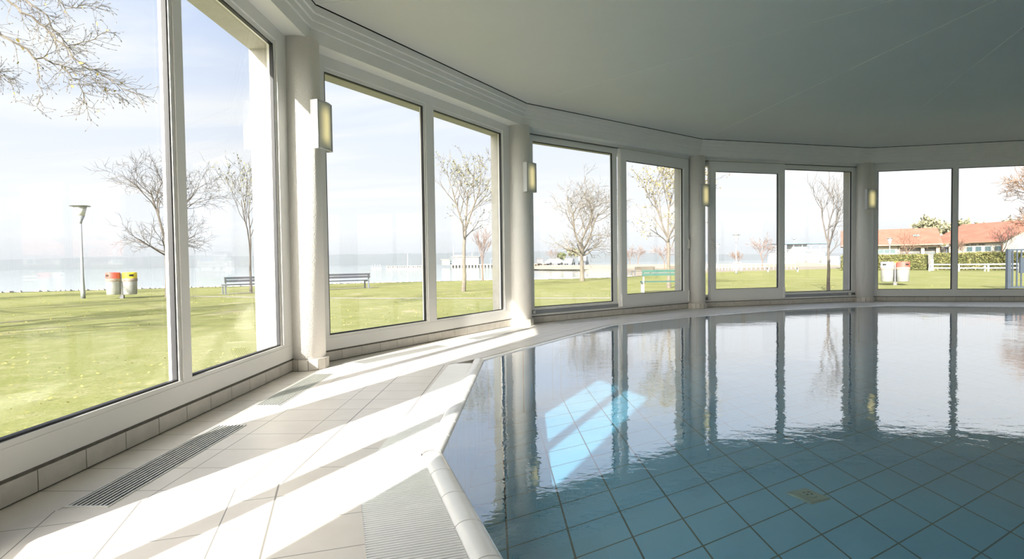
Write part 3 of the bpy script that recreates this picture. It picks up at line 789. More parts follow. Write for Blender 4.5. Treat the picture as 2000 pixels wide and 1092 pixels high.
def tree(name, loc, h, trunk, r, label, P, seed, bark='bark_grey', leaf=None, group=None, stake=False):
    random.seed(seed); q = dict(wob=.10, up=.03, lev=4, kids=(7, 5, 4, 3), ang=.62, len=.62, rmin=.006, leaves=0, leafp=1, ls=.05); q.update(P)
    z0 = loc[2] if len(loc) > 2 else ZL; mb = MB(); lf = MB() if q['leaves'] else None
    p0 = Vector((0, 0, -0.02)); lean = q.get('lean', (0, 0))
    pts = [Vector((lean[0] * f + random.gauss(0, .007) * trunk, lean[1] * f, trunk * f)) for f in (0, .25, .5, .75, 1)]
    pts[0] = p0; mb.tube(pts, [r * 1.25, r, r * .92, r * .85, r * .78], 8, caps=False)
    H = h - trunk; n0 = q.get('stems', 1); Lm = H * q.get('main', .60)
    for s_ in range(n0):
        d = Vector((0, 0, 1)) if n0 == 1 else Vector((sin(2 * PI * s_ / n0 + q.get('rot', 0)) * q.get('fork', .4), cos(2 * PI * s_ / n0 + q.get('rot', 0)) * q.get('fork', .4), 1)).normalized()
        grow(mb, lf, pts[-1], d, Lm, r * (.75 if n0 == 1 else .6), 0, q)
    for s_ in range(q.get('low', 0)):
        a = 2.4 * s_ + 1; d = Vector((sin(a), cos(a), q.get('lowup', .7))).normalized(); f = random.uniform(.72, 1)
        grow(mb, lf, pts[0].lerp(pts[-1], f), d, Lm * .6, r * .4, 1, q)
    o = mb.build(name, bark); o.location = (loc[0], loc[1], z0)
    if lf is not None and lf.f: lf.build('foliage', leaf, o)
    return tag(o, label, 'tree', group)
BARE = dict(low=5, lowup=.5, kids=(6, 5, 4, 3), wob=.12, ang=.7, stems=3, fork=.45, main=.55)
tree('bare_tree', (-14.2, 23.2), 6.2, 2.3, .09, 'bare round-crowned tree half hidden by the nearest white mullion, behind the bins', dict(BARE, low=7), 11)
tree('sparse_tree', (-12.3, 26.5), 6.3, 1.6, .06, 'thin tree with scattered leaves at the nearest window edge, behind the bench', dict(stems=2, fork=.2, kids=(5, 4, 3, 2), ang=.45, leaves=2, leafp=.5, ls=.045, up=.08), 12, 'bark_grey', 'dull_leaf')
tree('leafy_sapling', (-2.19, 25.26), 6.0, 2.7, .085, 'slender leaning sapling with small pale leaves, right pane of second window', dict(stems=3, fork=.42, kids=(5, 4, 3, 3), ang=.55, leaves=2, leafp=.42, ls=.042, up=.08, low=2, lowup=1.0, lean=(.12, 0)), 13, 'bark_pale', 'dull_leaf')
tree('reddish_sapling', (-2.1, 40.4), 3.6, .9, .05, 'small reddish bare sapling right of the pale-leaved sapling, near the shore', dict(stems=3, fork=.25, kids=(5, 4, 3, 2), ang=.4, up=.1, lev=3, rmin=.012), 14, 'bark_reddish')
tree('bare_tree', (4.57, 36.7), 6.9, 1.9, .14, 'bare wide-crowned tree in the fixed pane of the first sliding window', dict(BARE, low=7, rmin=.010), 15, 'bark_pale')
tree('autumn_tree', (7.13, 25.62), 5.85, 2.3, .085, 'tall slim tree with yellow-brown leaves behind the green bench', dict(stems=3, fork=.45, kids=(6, 4, 3, 3), ang=.55, leaves=3, leafp=.5, ls=.042, up=.09, low=5, lowup=.8), 16, 'bark_pale', 'autumn_leaf')
tree('bare_sapling', (11.40, 20.28), 4.1, 1.75, .055, 'young bare upright sapling in front of the white ship, right sliding window', dict(stems=3, fork=.30, kids=(5, 4, 3), ang=.5, up=.07, lev=3, low=2, rmin=.006), 17, 'bark_grey')
tree('bare_tree', (41.5, 44.0), 9.0, 3.4, .22, 'pale bare tree entering at the right edge above the roof', dict(BARE, low=6, rmin=.018), 18, 'bark_reddish')
tree('bare_tree', (45.6, 52.4), 4.5, 1.6, .07, 'low bare tree whose twigs cross the red roof beside the entrance', dict(BARE, rmin=.012, lev=3), 19)
tree('bare_tree', (41.0, 58.5), 4.4, 1.4, .06, 'thin bare tree before the long red roof, above the white-topped bins', dict(BARE, rmin=.012, lev=3, fork=.3), 20, 'bark_reddish')
tree('bare_tree', (45.0, 57.2), 3.5, 1.2, .05, 'faint bare tree before the large openings of the long building', dict(BARE, rmin=.012, lev=3, fork=.3), 22, 'bark_reddish')
tree('leafy_tree', (66.5, 90), 7.9, 3.2, .25, 'olive-leaved tree rising behind the long red roof, left of the mullion', dict(BARE, leaves=5, leafp=.9, ls=.22, lev=3, rmin=.02), 23, 'bark_grey', 'dull_leaf')
tree('leafy_tree', (73.0, 92), 7.9, 3.2, .25, 'olive-leaved tree rising behind the long red roof, right of the mullion', dict(BARE, leaves=5, leafp=.8, ls=.2, lev=3, rmin=.02), 24, 'bark_grey', 'dull_leaf')
tree('leafy_tree', (81.5, 92), 7.6, 2.5, .25, 'low olive bush top peeping over the entrance roof ridge', dict(BARE, leaves=5, leafp=.9, ls=.22, lev=3, rmin=.02), 25, 'bark_grey', 'dull_leaf')
# far trees on the stone dam and the sand bank
for (x, y, h, sd, leaf, lab) in ((9.8, 134, 4.0, 31, None, 'small bare tree on the stone dam, left of the parked cars'), (11.7, 134, 3.0, 32, 'evergreen_leaf', 'small round green tree on the stone dam, left of the parked cars'),
        (14.3, 134, 4.3, 33, 'dull_leaf', 'bushy tree standing over the parked cars'), (22.6, 108, 3.3, 34, None, 'left one of two tiny bare trees beyond the sand, before the hills'),
        (24.2, 108, 3.6, 35, None, 'right one of two tiny bare trees beyond the sand, before the hills'), (21.4, 79, 3.9, 36, None, 'bare tree on the sand just left of the yellow-leaved tree trunk'),
        (31.2, 78, 2.6, 37, None, 'very small bare tree on the sand right of the tall street lamp'), (33.8, 76, 4.4, 38, None, 'faint bare tree on the sand beside the sash edge')):
    tree('bare_tree' if not leaf else 'leafy_tree', (x, y, 0.45 if y > 100 else ZL), h, h * .25, .07, lab, dict(stems=3, fork=.5, kids=(5, 4, 3), ang=.7, lev=2 if leaf else 3, rmin=.02, leaves=14 if leaf else 0, ls=.22, leafp=.9), sd, 'bark_reddish', leaf)
# trees outside the frame on the left whose shadows cross the lawn
tree('bare_tree', (-15.5, 2.5), 9.5, 3.0, .22, 'tree', dict(BARE, rmin=.02, lev=3), 41)['label'] = 'large bare tree outside the frame, shading the lawn on the left'
tree('bare_tree', (-20.0, 9.5), 9.0, 3.0, .20, 'tree', dict(BARE, rmin=.02, lev=3), 42)['label'] = 'second bare tree outside the frame, shading the lawn farther out'
tree('bare_tree', (-26.0, 17.0), 9.0, 3.0, .20, 'tree', dict(BARE, rmin=.02, lev=3), 43)['label'] = 'third bare tree outside the frame, near the lake shore'

# the overhanging birch-like branches in the upper left: limbs of one tree standing left of the frame
random.seed(77)
mb = MB(); lf = MB()
TB = Vector((-14.6, 8.2, ZL))
mb.tube([TB, TB + Vector((.2, .1, 2.5)), TB + Vector((.5, .2, 5)), TB + Vector((1.0, .4, 7.2))], [.24, .20, .16, .10], 8, caps=False)
def limb(pts, r0, dens, ln=.75):
    P_ = [Vector(p) for p in pts]; S = [P_[0]]
    for i in range(len(P_) - 1):
        for j in range(1, 5): S.append(P_[i].lerp(P_[i + 1], j / 4) + Vector((random.gauss(0, .018), random.gauss(0, .018), random.gauss(0, .018))))
    m_ = len(S); R_ = [.45 * r0 * (1 - .85 * i / (m_ - 1)) + .003 for i in range(m_)]; mb.tube(S, R_, 5, caps=False)
    for i in range(2, m_):
        for _ in range(dens):
            d = (S[i] - S[i - 1]).normalized(); ax = rot_about(d.orthogonal().normalized(), d, random.uniform(0, 2 * PI))
            dd = rot_about(d, ax, random.uniform(.35, 1.0)); L = ln * random.uniform(.35, 1.0) * (1 - .4 * i / m_); q = S[i].copy(); tw = [q.copy()]
            for __ in range(5):
                dd = (dd + Vector((random.gauss(0, .16), random.gauss(0, .16), random.gauss(-.04, .16)))).normalized(); q = q + dd * L / 5; tw.append(q.copy())
            mb.tube(tw, [.006, .005, .0045, .004, .0035, .003], 3, caps=False)
            for b in tw[1:]:
                if random.random() < .75:
                    d3 = (dd + Vector((random.gauss(0, .6), random.gauss(0, .6), random.gauss(0, .6)))).normalized(); e = b + d3 * random.uniform(.06, .22)
                    mb.tube([b, e], [.003, .0025], 3, caps=False); mb.tube([e, e + d3 * .035], [.008, .003], 4, caps=False)
                if random.random() < .035: leafquad(lf, b + Vector((0, 0, -.03)), random.uniform(.025, .045), 2.0)
top = TB + Vector((1.0, .4, 7.2)); D_ = 10.5
def vp(px, py, D): return (D * (px - 1000) / 1100, D, HC + D * (525 - py) / 1100)
limb([TB + Vector((.4, .2, 4.6)), vp(-90, -10, 9.6), vp(0, 60, 9.9), vp(85, 116, 10.1), vp(133, 131, 10.3), vp(150, 145, 10.3), vp(172, 178, 10.4), vp(184, 212, 10.4)], .05, 2)
limb([top, vp(-60, -40, 10.6), vp(30, 2, 10.8), vp(80, 40, 10.9), vp(115, 68, 11), vp(148, 100, 11), vp(175, 135, 11), vp(205, 145, 11.1), vp(240, 170, 11.1), vp(274, 189, 11.1)], .055, 2)
limb([top, vp(20, -50, 11.2), vp(62, 0, 11.3), vp(105, 30, 11.4), vp(125, 64, 11.5), vp(150, 95, 11.5), vp(190, 88, 11.5), vp(222, 66, 11.5)], .045, 2)
limb([TB + Vector((.4, .2, 4.0)), vp(-80, 110, 11.5), vp(-20, 135, 11.8), vp(15, 145, 12), vp(35, 158, 12)], .03, 3, .6)
limb([top, vp(80, -60, 11.6), vp(120, -15, 11.8), vp(150, 25, 12), vp(175, 20, 12), vp(215, 22, 12)], .03, 2, .6)
limb([vp(85, 116, 10.1), vp(90, 145, 10.1), vp(92, 185, 10.1), vp(88, 214, 10.1)], .010, 1, .3)
limb([vp(172, 145, 11), vp(200, 160, 11), vp(212, 180, 11), vp(250, 198, 11)], .012, 2, .4)
o = mb.build('overhanging_tree', 'bark_pale'); tag(o, 'tree outside the frame whose twiggy branches with few yellow leaves hang in the upper left', 'tree'); lf.build('foliage', 'yellow_leaf', o)

# ------------------------------------------------------------------ park furniture
M('galvanised', (0.375, 0.383, 0.390), 0.45, metal=0.5, var=0.15, vscale=5)
M('lamp_post_grey', (0.211, 0.229, 0.242), 0.5, metal=0.2, var=0.06)
M('clear_plastic', (0.504, 0.518, 0.518), 0.3, var=0.05)
M('red_lid', (0.496, 0.080, 0.064), 0.5, var=0.1); M('yellow_lid', (0.600, 0.480, 0.024), 0.5, var=0.08); M('blue_white_lid', (0.465, 0.495, 0.555), 0.5, var=0.05)
M('liner_brown', (0.30, 0.24, 0.20), 0.8, var=0.4, vscale=20); M('post_dark', (0.10, 0.10, 0.11), 0.6, var=0.2)
M('bench_slat_dark', (0.070, 0.073, 0.098), 0.6, var=0.15); M('bench_slat_green', (0.022, 0.075, 0.062), 0.55, var=0.08); M('bench_leg_grey', (0.140, 0.154, 0.189), 0.5, var=0.1)
M('bench_slat_brown', (0.136, 0.112, 0.096), 0.7, var=0.15)
def street_lamp(loc, h, label):
    t = empty('street_lamp', (loc[0], loc[1], ZL)); tag(t, label, 'street lamp', 'park lamps')
    mb = MB(); mb.lathe([(.085, 0), (.085, .25), (.055, .9), (.042, h - .72)], (0, 0), 14); mb.build('pole', 'lamp_post_grey', t, True)
    mb = MB(); mb.lathe([(.045, h - .74), (.06, h - .66), (.155, h - .42)], (0, 0), 20); mb.build('lamp_holder', 'lamp_post_grey', t, True)
    mb = MB(); mb.lathe([(.155, h - .42), (.235, h - .03)], (0, 0), 20); mb.lathe([(.04, h - .42), (.04, h - .12)], (0, 0), 8); mb.build('lamp_glass', 'clear_plastic', t, True)
    mb = MB(); mb.lathe([(.36, h - .03), (.38, h - .015), (.30, h + .01), (.05, h + .03)], (0, 0), 24); mb.build('hat', 'lamp_post_grey', t, True)
street_lamp((-17.85, 23.41), 3.85, 'tall grey park lamp with flat round hat, left of the red and yellow bins')
street_lamp((20.01, 50.23), 3.5, 'slim park lamp on the lawn edge in the second sliding window')
street_lamp((27.8, 76), 3.4, 'tiny distant park lamp beside the second sliding window frame')
street_lamp((39.5, 58.9), 3.3, 'thin pale park lamp before the narrow windows of the long building')
def litter_bins(loc, rz, lids, label):
    t = empty('litter_bin_pair', (loc[0], loc[1], ZL), rz); tag(t, label, 'litter bin')
    mb = MB(); mb.box(-.03, .03, -.03, .03, 0, 1.02); mb.box(-.07, .07, -.06, .06, 0, .14); mb.box(-.3, .3, -.015, .015, .72, .76); mb.build('post', 'post_dark', t)
    for i, lid in enumerate(lids):
        x = (-.30, .30, .1)[i]; yy = (0, 0, .45)[i]
        mb = MB(); mb.lathe([(.225, .16), (.24, .18), (.255, .72), (.26, .80)], (x, yy), 28); b = mb.build('barrel', 'galvanised', t, True)
        mb = MB(); mb.lathe([(.262, .70), (.272, .74), (.268, .80), (.262, .82)], (x, yy), 28); mb.build('liner', 'liner_brown', b)
        mb = MB(); mb.lathe([(.258, .80), (.258, 1.04), (.24, 1.065), (.001, 1.08)], (x, yy), 28); ld = mb.build('lid', lid, t)
        mb = MB(); r = .262
        for sgn, a0 in ((1, -PI / 2 - .55 * (1 if i == 0 else -1)),):
            P = [(x + r * cos(a0 + q), yy + r * sin(a0 + q)) for q in (-.32, -.2, 0, .2, .32)]
            for j in range(4): mb.hexa([(P[j][0], P[j][1], .90), (P[j + 1][0], P[j + 1][1], .90), (x + .24 * cos(a0), yy + .24 * sin(a0), .90), (x + .24 * cos(a0), yy + .24 * sin(a0), .90),
                                        (P[j][0], P[j][1], .985), (P[j + 1][0], P[j + 1][1], .985), (x + .24 * cos(a0), yy + .24 * sin(a0), .985), (x + .24 * cos(a0), yy + .24 * sin(a0), .985)])
        mb.build('opening', 'dark_gap', ld)
    return t
litter_bins((-15.96, 23.02), math.radians(14), ('red_lid', 'yellow_lid'), 'pair of metal litter bins with red and yellow lids on the lawn')
litter_bins((17.5, 25.72), math.radians(-28), ('blue_white_lid', 'red_lid', 'yellow_lid'), 'cluster of metal litter bins with pale, red and yellow lids near the hedge')
def bench(a, b, slat, leg, label, backh=.80, seat=.43, depth=.42, flip=1, group=None, cat='bench'):
    a, b = Vector(a), Vector(b); L = (b - a).length; t_ = (b - a).normalized()
    t = empty('park_bench', (a.x, a.y, ZL), math.atan2(t_.y, t_.x)); tag(t, label, cat, group)
    for x in (.06, L - .06):
        mb = MB(); mb.box(x - .03, x + .03, -.03, .03, 0, backh - .02); mb.box(x - .03, x + .03, -.03, flip * depth, seat - .06, seat - .02) if flip > 0 else mb.box(x - .03, x + .03, flip * depth, .03, seat - .06, seat - .02)
        y1 = flip * (depth - .05); mb.box(x - .03, x + .03, min(y1, y1 + .05), max(y1, y1 + .05), 0, seat - .05); mb.build('leg', leg, t)
    mb = MB()
    for z in (backh - .15, backh - .02): mb.box(0, L, -.045 * flip if flip < 0 else -.07, -.02 if flip > 0 else .07, z - .1 + .0, z)
    mb.build('backrest', slat, t)
    mb = MB()
    for q in range(3):
        y0, y1 = sorted((flip * (.03 + q * .135), flip * (.03 + q * .135 + .115))); mb.box(0, L, y0, y1, seat - .02, seat + .02)
    mb.build('seat', slat, t)
    return t
BG = 'park benches facing the lake'
bench((-12.72, 24.86), (-10.3, 27.2), 'bench_slat_dark', 'bench_leg_grey', 'dark slatted bench seen through the nearest window, left of the column', .80, group=BG)
bench((-9.95, 27.56), (-7.56, 29.88), 'bench_slat_dark', 'bench_leg_grey', 'dark slatted bench at the left of the second window, its back to the pool', .82, group=BG)
bench((5.10, 22.11), (7.15, 22.0), 'bench_slat_green', 'lamp_post_grey', 'turquoise green bench close behind the first sliding window', .92, group=None)
bench((10.05, 46.2), (12.0, 47.4), 'bench_slat_brown', 'bench_leg_grey', 'brown slatted bench at the sand edge, left of the yellow-leaved tree', .80, group=BG)
bench((13.1, 47.6), (15.2, 48.6), 'bench_slat_brown', 'bench_leg_grey', 'brown slatted bench at the sand edge, right behind the yellow-leaved tree', .80, group=BG)
bench((24.75, 54.5), (27.4, 53.8), 'bench_slat_brown', 'bench_leg_grey', 'grey-brown bench on the lawn edge before the white ship', .75, group=BG)

# ------------------------------------------------------------------ hedge, railing, gate
def hedge_mesh(line, w, h, seed):
    random.seed(seed); core = MB(); lf = MB()
    for i in range(len(line) - 1):
        a, b = Vector(line[i]), Vector(line[i + 1]); L = (b - a).length; t_ = (b - a) / L; nn = Vector((-t_.y, t_.x)); m_ = int(L / .5)
        P = [a - nn * w * .42, b - nn * w * .42, b + nn * w * .42, a + nn * w * .42]; core.hexa([(p.x, p.y, ZL) for p in P] + [(p.x, p.y, ZL + h * .94) for p in P])
        for _ in range(int(L * 420)):
            s = random.uniform(0, L); side = random.random()
            if side < .72: q = a + t_ * s - nn * w * random.uniform(.40, .52); z = random.uniform(0.02, h)
            else: q = a + t_ * s + nn * w * random.uniform(-.48, .48); z = h * random.uniform(.93, 1.02)
            lump = .06 * noise.noise(Vector((q.x * .9, q.y * .9, z)))
            leafquad(lf, (q.x - nn.x * lump, q.y - nn.y * lump, ZL + z + lump), random.uniform(.05, .09), 3.0)
    return core, lf
M('hedge_core', (0.056, 0.060, 0.028), 0.95, var=0.4, vscale=3, spec=0.0)
M('hedge_leaf', (0.163, 0.150, 0.065), 0.85, col2=(0.095, 0.102, 0.037), vscale=1.3, spec=0.1)
M('trellis_white', (0.384, 0.384, 0.400), 0.5, var=0.05)
co, lf = hedge_mesh([(34.4, 58.9), (37.2, 57.4), (40.2, 54.5)], 1.1, 1.55, 1)
o = co.build('hedge', 'hedge_core'); tag(o, 'clipped olive-green hedge section behind the pale and red bins', 'hedge', 'clipped hedges before the building'); lf.build('foliage', 'hedge_leaf', o)
co, lf = hedge_mesh([(40.6, 54.1), (44.1, 50.5), (50, 44.6)], 1.1, 1.6, 2)
o = co.build('hedge', 'hedge_core'); tag(o, 'clipped olive-green hedge section behind the low white railing', 'hedge', 'clipped hedges before the building'); lf.build('foliage', 'hedge_leaf', o)
mb = MB(); mb.box(-.09, .09, -.05, .05, 0, 1.05); mb.box(-.12, .12, -.06, .06, 0, .2); o = mb.build('marker_post', 'trellis_white'); o.location = (39.7, 53.2, ZL); tag(o, 'short white post standing at the gap in the hedge', 'post')
def railing(a, b, n, h, rails, mat, label, name='railing', r=.035, group=None):
    a, b = Vector(a), Vector(b); t_ = (b - a).normalized(); L = (b - a).length
    t = empty(name, (a.x, a.y, ZL), math.atan2(t_.y, t_.x)); tag(t, label, 'railing', group)
    for i in range(n):
        x = L * i / (n - 1); mb = MB(); mb.box(x - r * 1.6, x + r * 1.6, -r, r, 0, h); mb.build('post', mat, t)
    for z in rails: mb = MB(); mb.box(0, L, -r, r, z - r * 1.4, z + r * 1.4); mb.build('rail', mat, t)
railing((37.3, 50.3), (40.4, 48.1), 3, .62, (.28, .60), 'trellis_white', 'low white two-bar railing before the hedge, left section', group='low white railings')
railing((38.9, 49.0), (42.0, 46.6), 3, .62, (.28, .60), 'trellis_white', 'low white two-bar railing before the hedge, right section', group='low white railings')
M('fence_blue_grey', (0.053, 0.068, 0.094), 0.45, metal=0.3, var=0.08)
t = empty('metal_gate', (18.55, 21.04, ZL), math.radians(-4)); tag(t, 'blue-grey steel bar gate at the right edge behind the last window', 'gate')
for x in (0.0, 2.9):
    mb = MB(); mb.box(x - .06, x + .06, -.06, .06, 0, 1.52); mb.build('post', 'fence_blue_grey', t)
mb = MB(); mb.box(.06, 2.84, -.02, .02, 1.46, 1.52); mb.box(.06, 2.84, -.02, .02, .06, .12); mb.build('rail', 'fence_blue_grey', t)
for i in range(18):
    x = .15 + i * .152; mb = MB(); mb.box(x - .022, x + .022, -.015, .015, .12, 1.46); mb.build('bar', 'fence_blue_grey', t)
mb = MB(); mb.box(.40, .56, -.04, .04, .62, 1.18); mb.build('lock_box', 'fence_blue_grey', t)

# ------------------------------------------------------------------ red-roofed buildings
M('cream_wall', (0.378, 0.360, 0.315), 0.9, var=0.05, vscale=1, spec=0.05); M('white_wall', (0.62, 0.62, 0.60), 0.9, var=0.04, vscale=1, spec=0.05)
M('window_dark', (0.070, 0.112, 0.119), 0.25, var=0.2, spec=0.6); M('opening_grey', (0.154, 0.147, 0.140), 0.7, var=0.5, vscale=0.8)
M('frame_blue', (0.096, 0.144, 0.180), 0.5, var=0.1); M('letter_dark', (0.10, 0.10, 0.11), 0.6, var=0.1); M('gutter_brown', (0.28, 0.16, 0.11), 0.6, var=0.1)
def roof_material():
    m = bpy.data.materials.new('red_roof_tile'); m.use_nodes = True; k = NT(m.node_tree)
    ob = k.n('ShaderNodeTexCoord').outputs['Object']; x, y, z = k.xyz(ob)
    w = k.m('SINE', k.m('MULTIPLY', z, 42.0)); nz = k.noise(ob, 1.2, 4, .6)
    c = k.mix(k.ramp(nz, .3, .7), c4((0.235, 0.085, 0.062)), c4((0.27, 0.108, 0.08)))
    c = k.mix(k.m('MULTIPLY', k.ramp(w, .55, .95), .3), c, c4((0.18, 0.07, 0.05)))
    p = k.n('ShaderNodeBsdfPrincipled', ins={'Base Color': c, 'Roughness': 0.85, 'Specular IOR Level': 0.1}); k.n('ShaderNodeOutputMaterial', ins={0: p.outputs[0]}); return m
MATS['roof_red'] = roof_material()
class Frame2:                                 # local frame of a facade: x along, y to the back, z up
    def __init__(s, a, b, name, label):
        a, b = Vector(a), Vector(b); t_ = (b - a).normalized(); s.L = (b - a).length
        s.o = empty(name, (a.x, a.y, ZL), math.atan2(t_.y, t_.x)); tag(s.o, label, 'building')
    def part(s, name, mat, boxes, parent=None):
        mb = MB()
        for b in boxes: mb.box(*b)
        return mb.build(name, mat, parent or s.o)
F = Frame2((38.9, 66), (46.7, 61.5), 'service_building', 'long cream building with a red tiled roof and large openings behind the hedge'); L = F.L
F.part('wall', 'cream_wall', [(0.4, 5.3, 0, 6.5, 0, 2.85), (5.3, L, 3.2, 6.5, 0, 2.85), (5.3, L, 0, .3, 2.35, 2.85), (7.35, 7.65, 0, .35, 0, 2.4), (9.8, 10.15, 0, .35, 0, 2.4), (5.2, 5.4, 0, 3.2, 0, 2.85), (L - .3, L, 0, .35, 0, 2.4)])
for x0, x1 in ((5.4, 7.35), (7.65, 9.8), (10.15, L - .3)):
    w_ = F.part('window', 'opening_grey', [(x0, x1, .55, .6, .5, 2.35)]); F.part('frame', 'frame_blue', [(x0 + (x1 - x0) * .33, x0 + (x1 - x0) * .33 + .05, .5, .56, .5, 2.35), (x0, x1, .5, .56, 1.7, 1.75)], w_)
for q in range(3):
    w_ = F.part('window', 'window_dark', [(3.7 + .55 * q - .3, 3.7 + .55 * q + .2, -.03, .0, 1.8, 2.2)]); F.part('frame', 'trellis_white', [(3.7 + .55 * q + .2, 3.7 + .55 * q + .25, -.04, .01, 1.78, 2.22)], w_)
mb = MB(); mb.add([(-.3, -.7, 2.72), (L + .2, -.7, 2.72), (L + .2, 3.4, 4.62), (-.3, 3.4, 4.62), (L + .2, 7.4, 2.72), (-.3, 7.4, 2.72), (-.3, -.7, 2.62), (L + .2, -.7, 2.62), (L + .2, 7.4, 2.62), (-.3, 7.4, 2.62)],
       [(0, 1, 2, 3), (3, 2, 4, 5), (6, 7, 1, 0), (6, 9, 8, 7), (0, 3, 5, 9, 6), (1, 7, 8, 4, 2), (8, 9, 5, 4)]); rf = mb.build('roof', 'roof_red', F.o)
F.part('roof_window', 'window_dark', [(6.7, 7.3, 1.1, 1.5, 3.62, 3.85)], rf); F.part('gutter', 'gutter_brown', [(-.3, L + .2, -.80, -.70, 2.60, 2.72)])
for x in (.42, L - .1): F.part('downpipe', 'gutter_brown', [(x, x + .1, -.1, 0, 0, 2.7)])
# entrance building, its long side facing left, its gable to the right
A2, B2 = Vector((47.35, 61.0)), Vector((48.2, 55.3))
F = Frame2(A2, B2, 'entrance_building', 'cream entrance building with red roof, dark lettering and four small windows, right'); L = F.L; WD = 8.6
mb = MB(); mb.box(0, L, 0, WD, 0, 2.85); mb.add([(0, 0, 2.85), (0, WD, 2.85), (0, WD / 2, 4.75), (L, 0, 2.85), (L, WD, 2.85), (L, WD / 2, 4.75)], [(0, 1, 2), (3, 5, 4), (0, 2, 5, 3), (1, 4, 5, 2)])
mb.build('wall', 'cream_wall', F.o)
for x in (2.35, 3.3, 4.3, 5.3):
    w_ = F.part('window', 'window_dark', [(x - .26, x + .26, -.04, 0, 1.88, 2.24)]); F.part('frame', 'frame_blue', [(x - .30, x + .30, -.05, .01, 1.84, 1.88), (x - .30, x + .30, -.05, .01, 2.24, 2.28), (x - .02, x + .02, -.05, .0, 1.88, 2.24), (x - .30, x - .26, -.05, .01, 1.88, 2.24), (x + .26, x + .30, -.05, .01, 1.88, 2.24)], w_)
mb = MB(); e = .35; h0, h1, q0 = 2.80, 4.92, -.3
mb.add([(-2.5, q0, h0), (L + e, q0, h0), (L + e, WD / 2, h1), (-2.5, WD / 2, h1), (L + e, WD - q0, h0), (-2.5, WD - q0, h0), (-2.5, q0, h0 - .1), (L + e, q0, h0 - .1), (L + e, WD / 2, h1 - .1), (-2.5, WD / 2, h1 - .1), (L + e, WD - q0, h0 - .1), (-2.5, WD - q0, h0 - .1)],
       [(0, 1, 2, 3), (3, 2, 4, 5), (6, 7, 1, 0), (7, 8, 2, 1), (8, 10, 4, 2), (6, 0, 3, 9), (9, 3, 5, 11), (6, 9, 8, 7), (9, 11, 10, 8), (10, 11, 5, 4)]); mb.build('roof', 'roof_red', F.o)
F.part('gutter', 'gutter_brown', [(-2.5, L + e, q0 - .1, q0, 2.68, 2.78)]); F.part('downpipe', 'gutter_brown', [(L - .1, L, -.1, -.02, 0, 2.7)])
F.part('door', 'opening_grey', [(L, L + .04, 3.4, 5.4, 0, 2.0)]); F.part('canopy', 'cream_wall', [(L, L + .9, 3.0, 5.8, 2.05, 2.25)])
for word, x in (('EINGANG', 1.38), ('MITTE', 2.50), ('NORD', 3.32)):
    cu = bpy.data.curves.new('word', 'FONT'); cu.body = word; cu.size = .215; cu.extrude = .02
    to = bpy.data.objects.new('word', cu); COL.objects.link(to)
    bpy.context.view_layer.update(); me = bpy.data.meshes.new_from_object(to.evaluated_get(bpy.context.evaluated_depsgraph_get())); bpy.data.objects.remove(to)
    me.materials.clear(); me.materials.append(MATS['letter_dark'])
    o2 = bpy.data.objects.new('lettering', me); COL.objects.link(o2); o2.parent = F.o
    o2.location = (x, -.03, 2.42); o2.rotation_euler = (PI / 2, 0, 0)
# distant spire-like gable between the two roofs
# ------------------------------------------------------------------ white passenger ship
M('ship_white', (0.306, 0.315, 0.319), 0.6, var=0.04, spec=0.2); M('ship_blue', (0.154, 0.231, 0.350), 0.6, var=0.1); M('ship_glass', (0.20, 0.24, 0.27), 0.3, var=0.2)
M('yellow_sign', (0.496, 0.368, 0.064), 0.6, var=0.1)
F = Frame2((46.0, 98), (58.8, 98.5), 'passenger_ship', 'white passenger ship with an open upper deck moored beyond the sand'); F.o['category'] = 'ship'; L = F.L
F.part('hull', 'ship_white', [(0, 11.2, 0, 3, -.3, 1.75), (0, 8.8, .2, 2.6, 1.75, 2.35)]); F.part('stripe', 'post_dark', [(0, 11.2, -.02, 0, 1.70, 1.78)])
for b_ in ((.2, 1.6, -.02, .2, 2.42, 2.72), (5.4, 7.6, -.02, .2, 2.42, 2.74), (2.2, 2.9, -.02, .1, 2.45, 2.6), (3.2, 3.9, -.02, .1, 2.45, 2.6)): F.part('banner', 'ship_blue', [b_])
for x in (3.6, 5.0, 7.6, 9.2): F.part('hull_window', 'opening_grey', [(x, x + .5, -.03, .0, .55, 1.15)])
for x in (0, 1.5, 3.1, 4.6, 6.2, 7.8, 9.4): F.part('deck_post', 'ship_white', [(x, x + .1, .05, .15, 2.35, 3.85)])
F.part('deck_rail', 'ship_white', [(0, 9.6, .02, .08, 2.85, 2.92), (0, 9.6, .02, .08, 2.6, 2.64)]); F.part('sun_roof', 'frame_blue', [(-.2, 10.4, -.3, 3, 3.86, 3.98)])
F.part('bridge', 'ship_white', [(3.2, 5.8, .6, 2.4, 2.35, 3.86)]); F.part('bridge_window', 'ship_glass', [(3.4, 4.3, .55, .6, 3.0, 3.6), (4.6, 5.6, .55, .6, 3.0, 3.6)])
mb = MB(); mb.box(3.7, 3.8, 1, 1.1, 3.98, 4.7); mb.lathe([(.02, 4.7), (.3, 4.78), (.3, 5.0), (.02, 5.1)], (3.75, 1.05), 12); mb.build('radar_mast', 'lamp_post_grey', F.o)
F = Frame2((57.5, 95), (62.5, 94.0), 'boat_landing', 'white glazed landing kiosk with railings, right of the passenger ship'); F.o['category'] = 'kiosk'
F.part('wall', 'ship_white', [(1.6, 5.0, 0, 3, 0, 1.0), (0, 5.0, 0, 3, 2.75, 3.0), (1.6, 5.0, 1, 3, 1.0, 2.75)]); F.part('window', 'ship_glass', [(1.8, 2.7, .9, 1.0, 1.9, 2.6), (3.0, 4.1, .9, 1.0, 1.9, 2.6), (4.3, 4.9, .9, 1.0, 1.9, 2.6)])
for x in (0, .8, 1.6, 2.8, 4.2, 4.95): F.part('post', 'ship_white', [(x, x + .08, -.05, .03, 0, 2.75)])
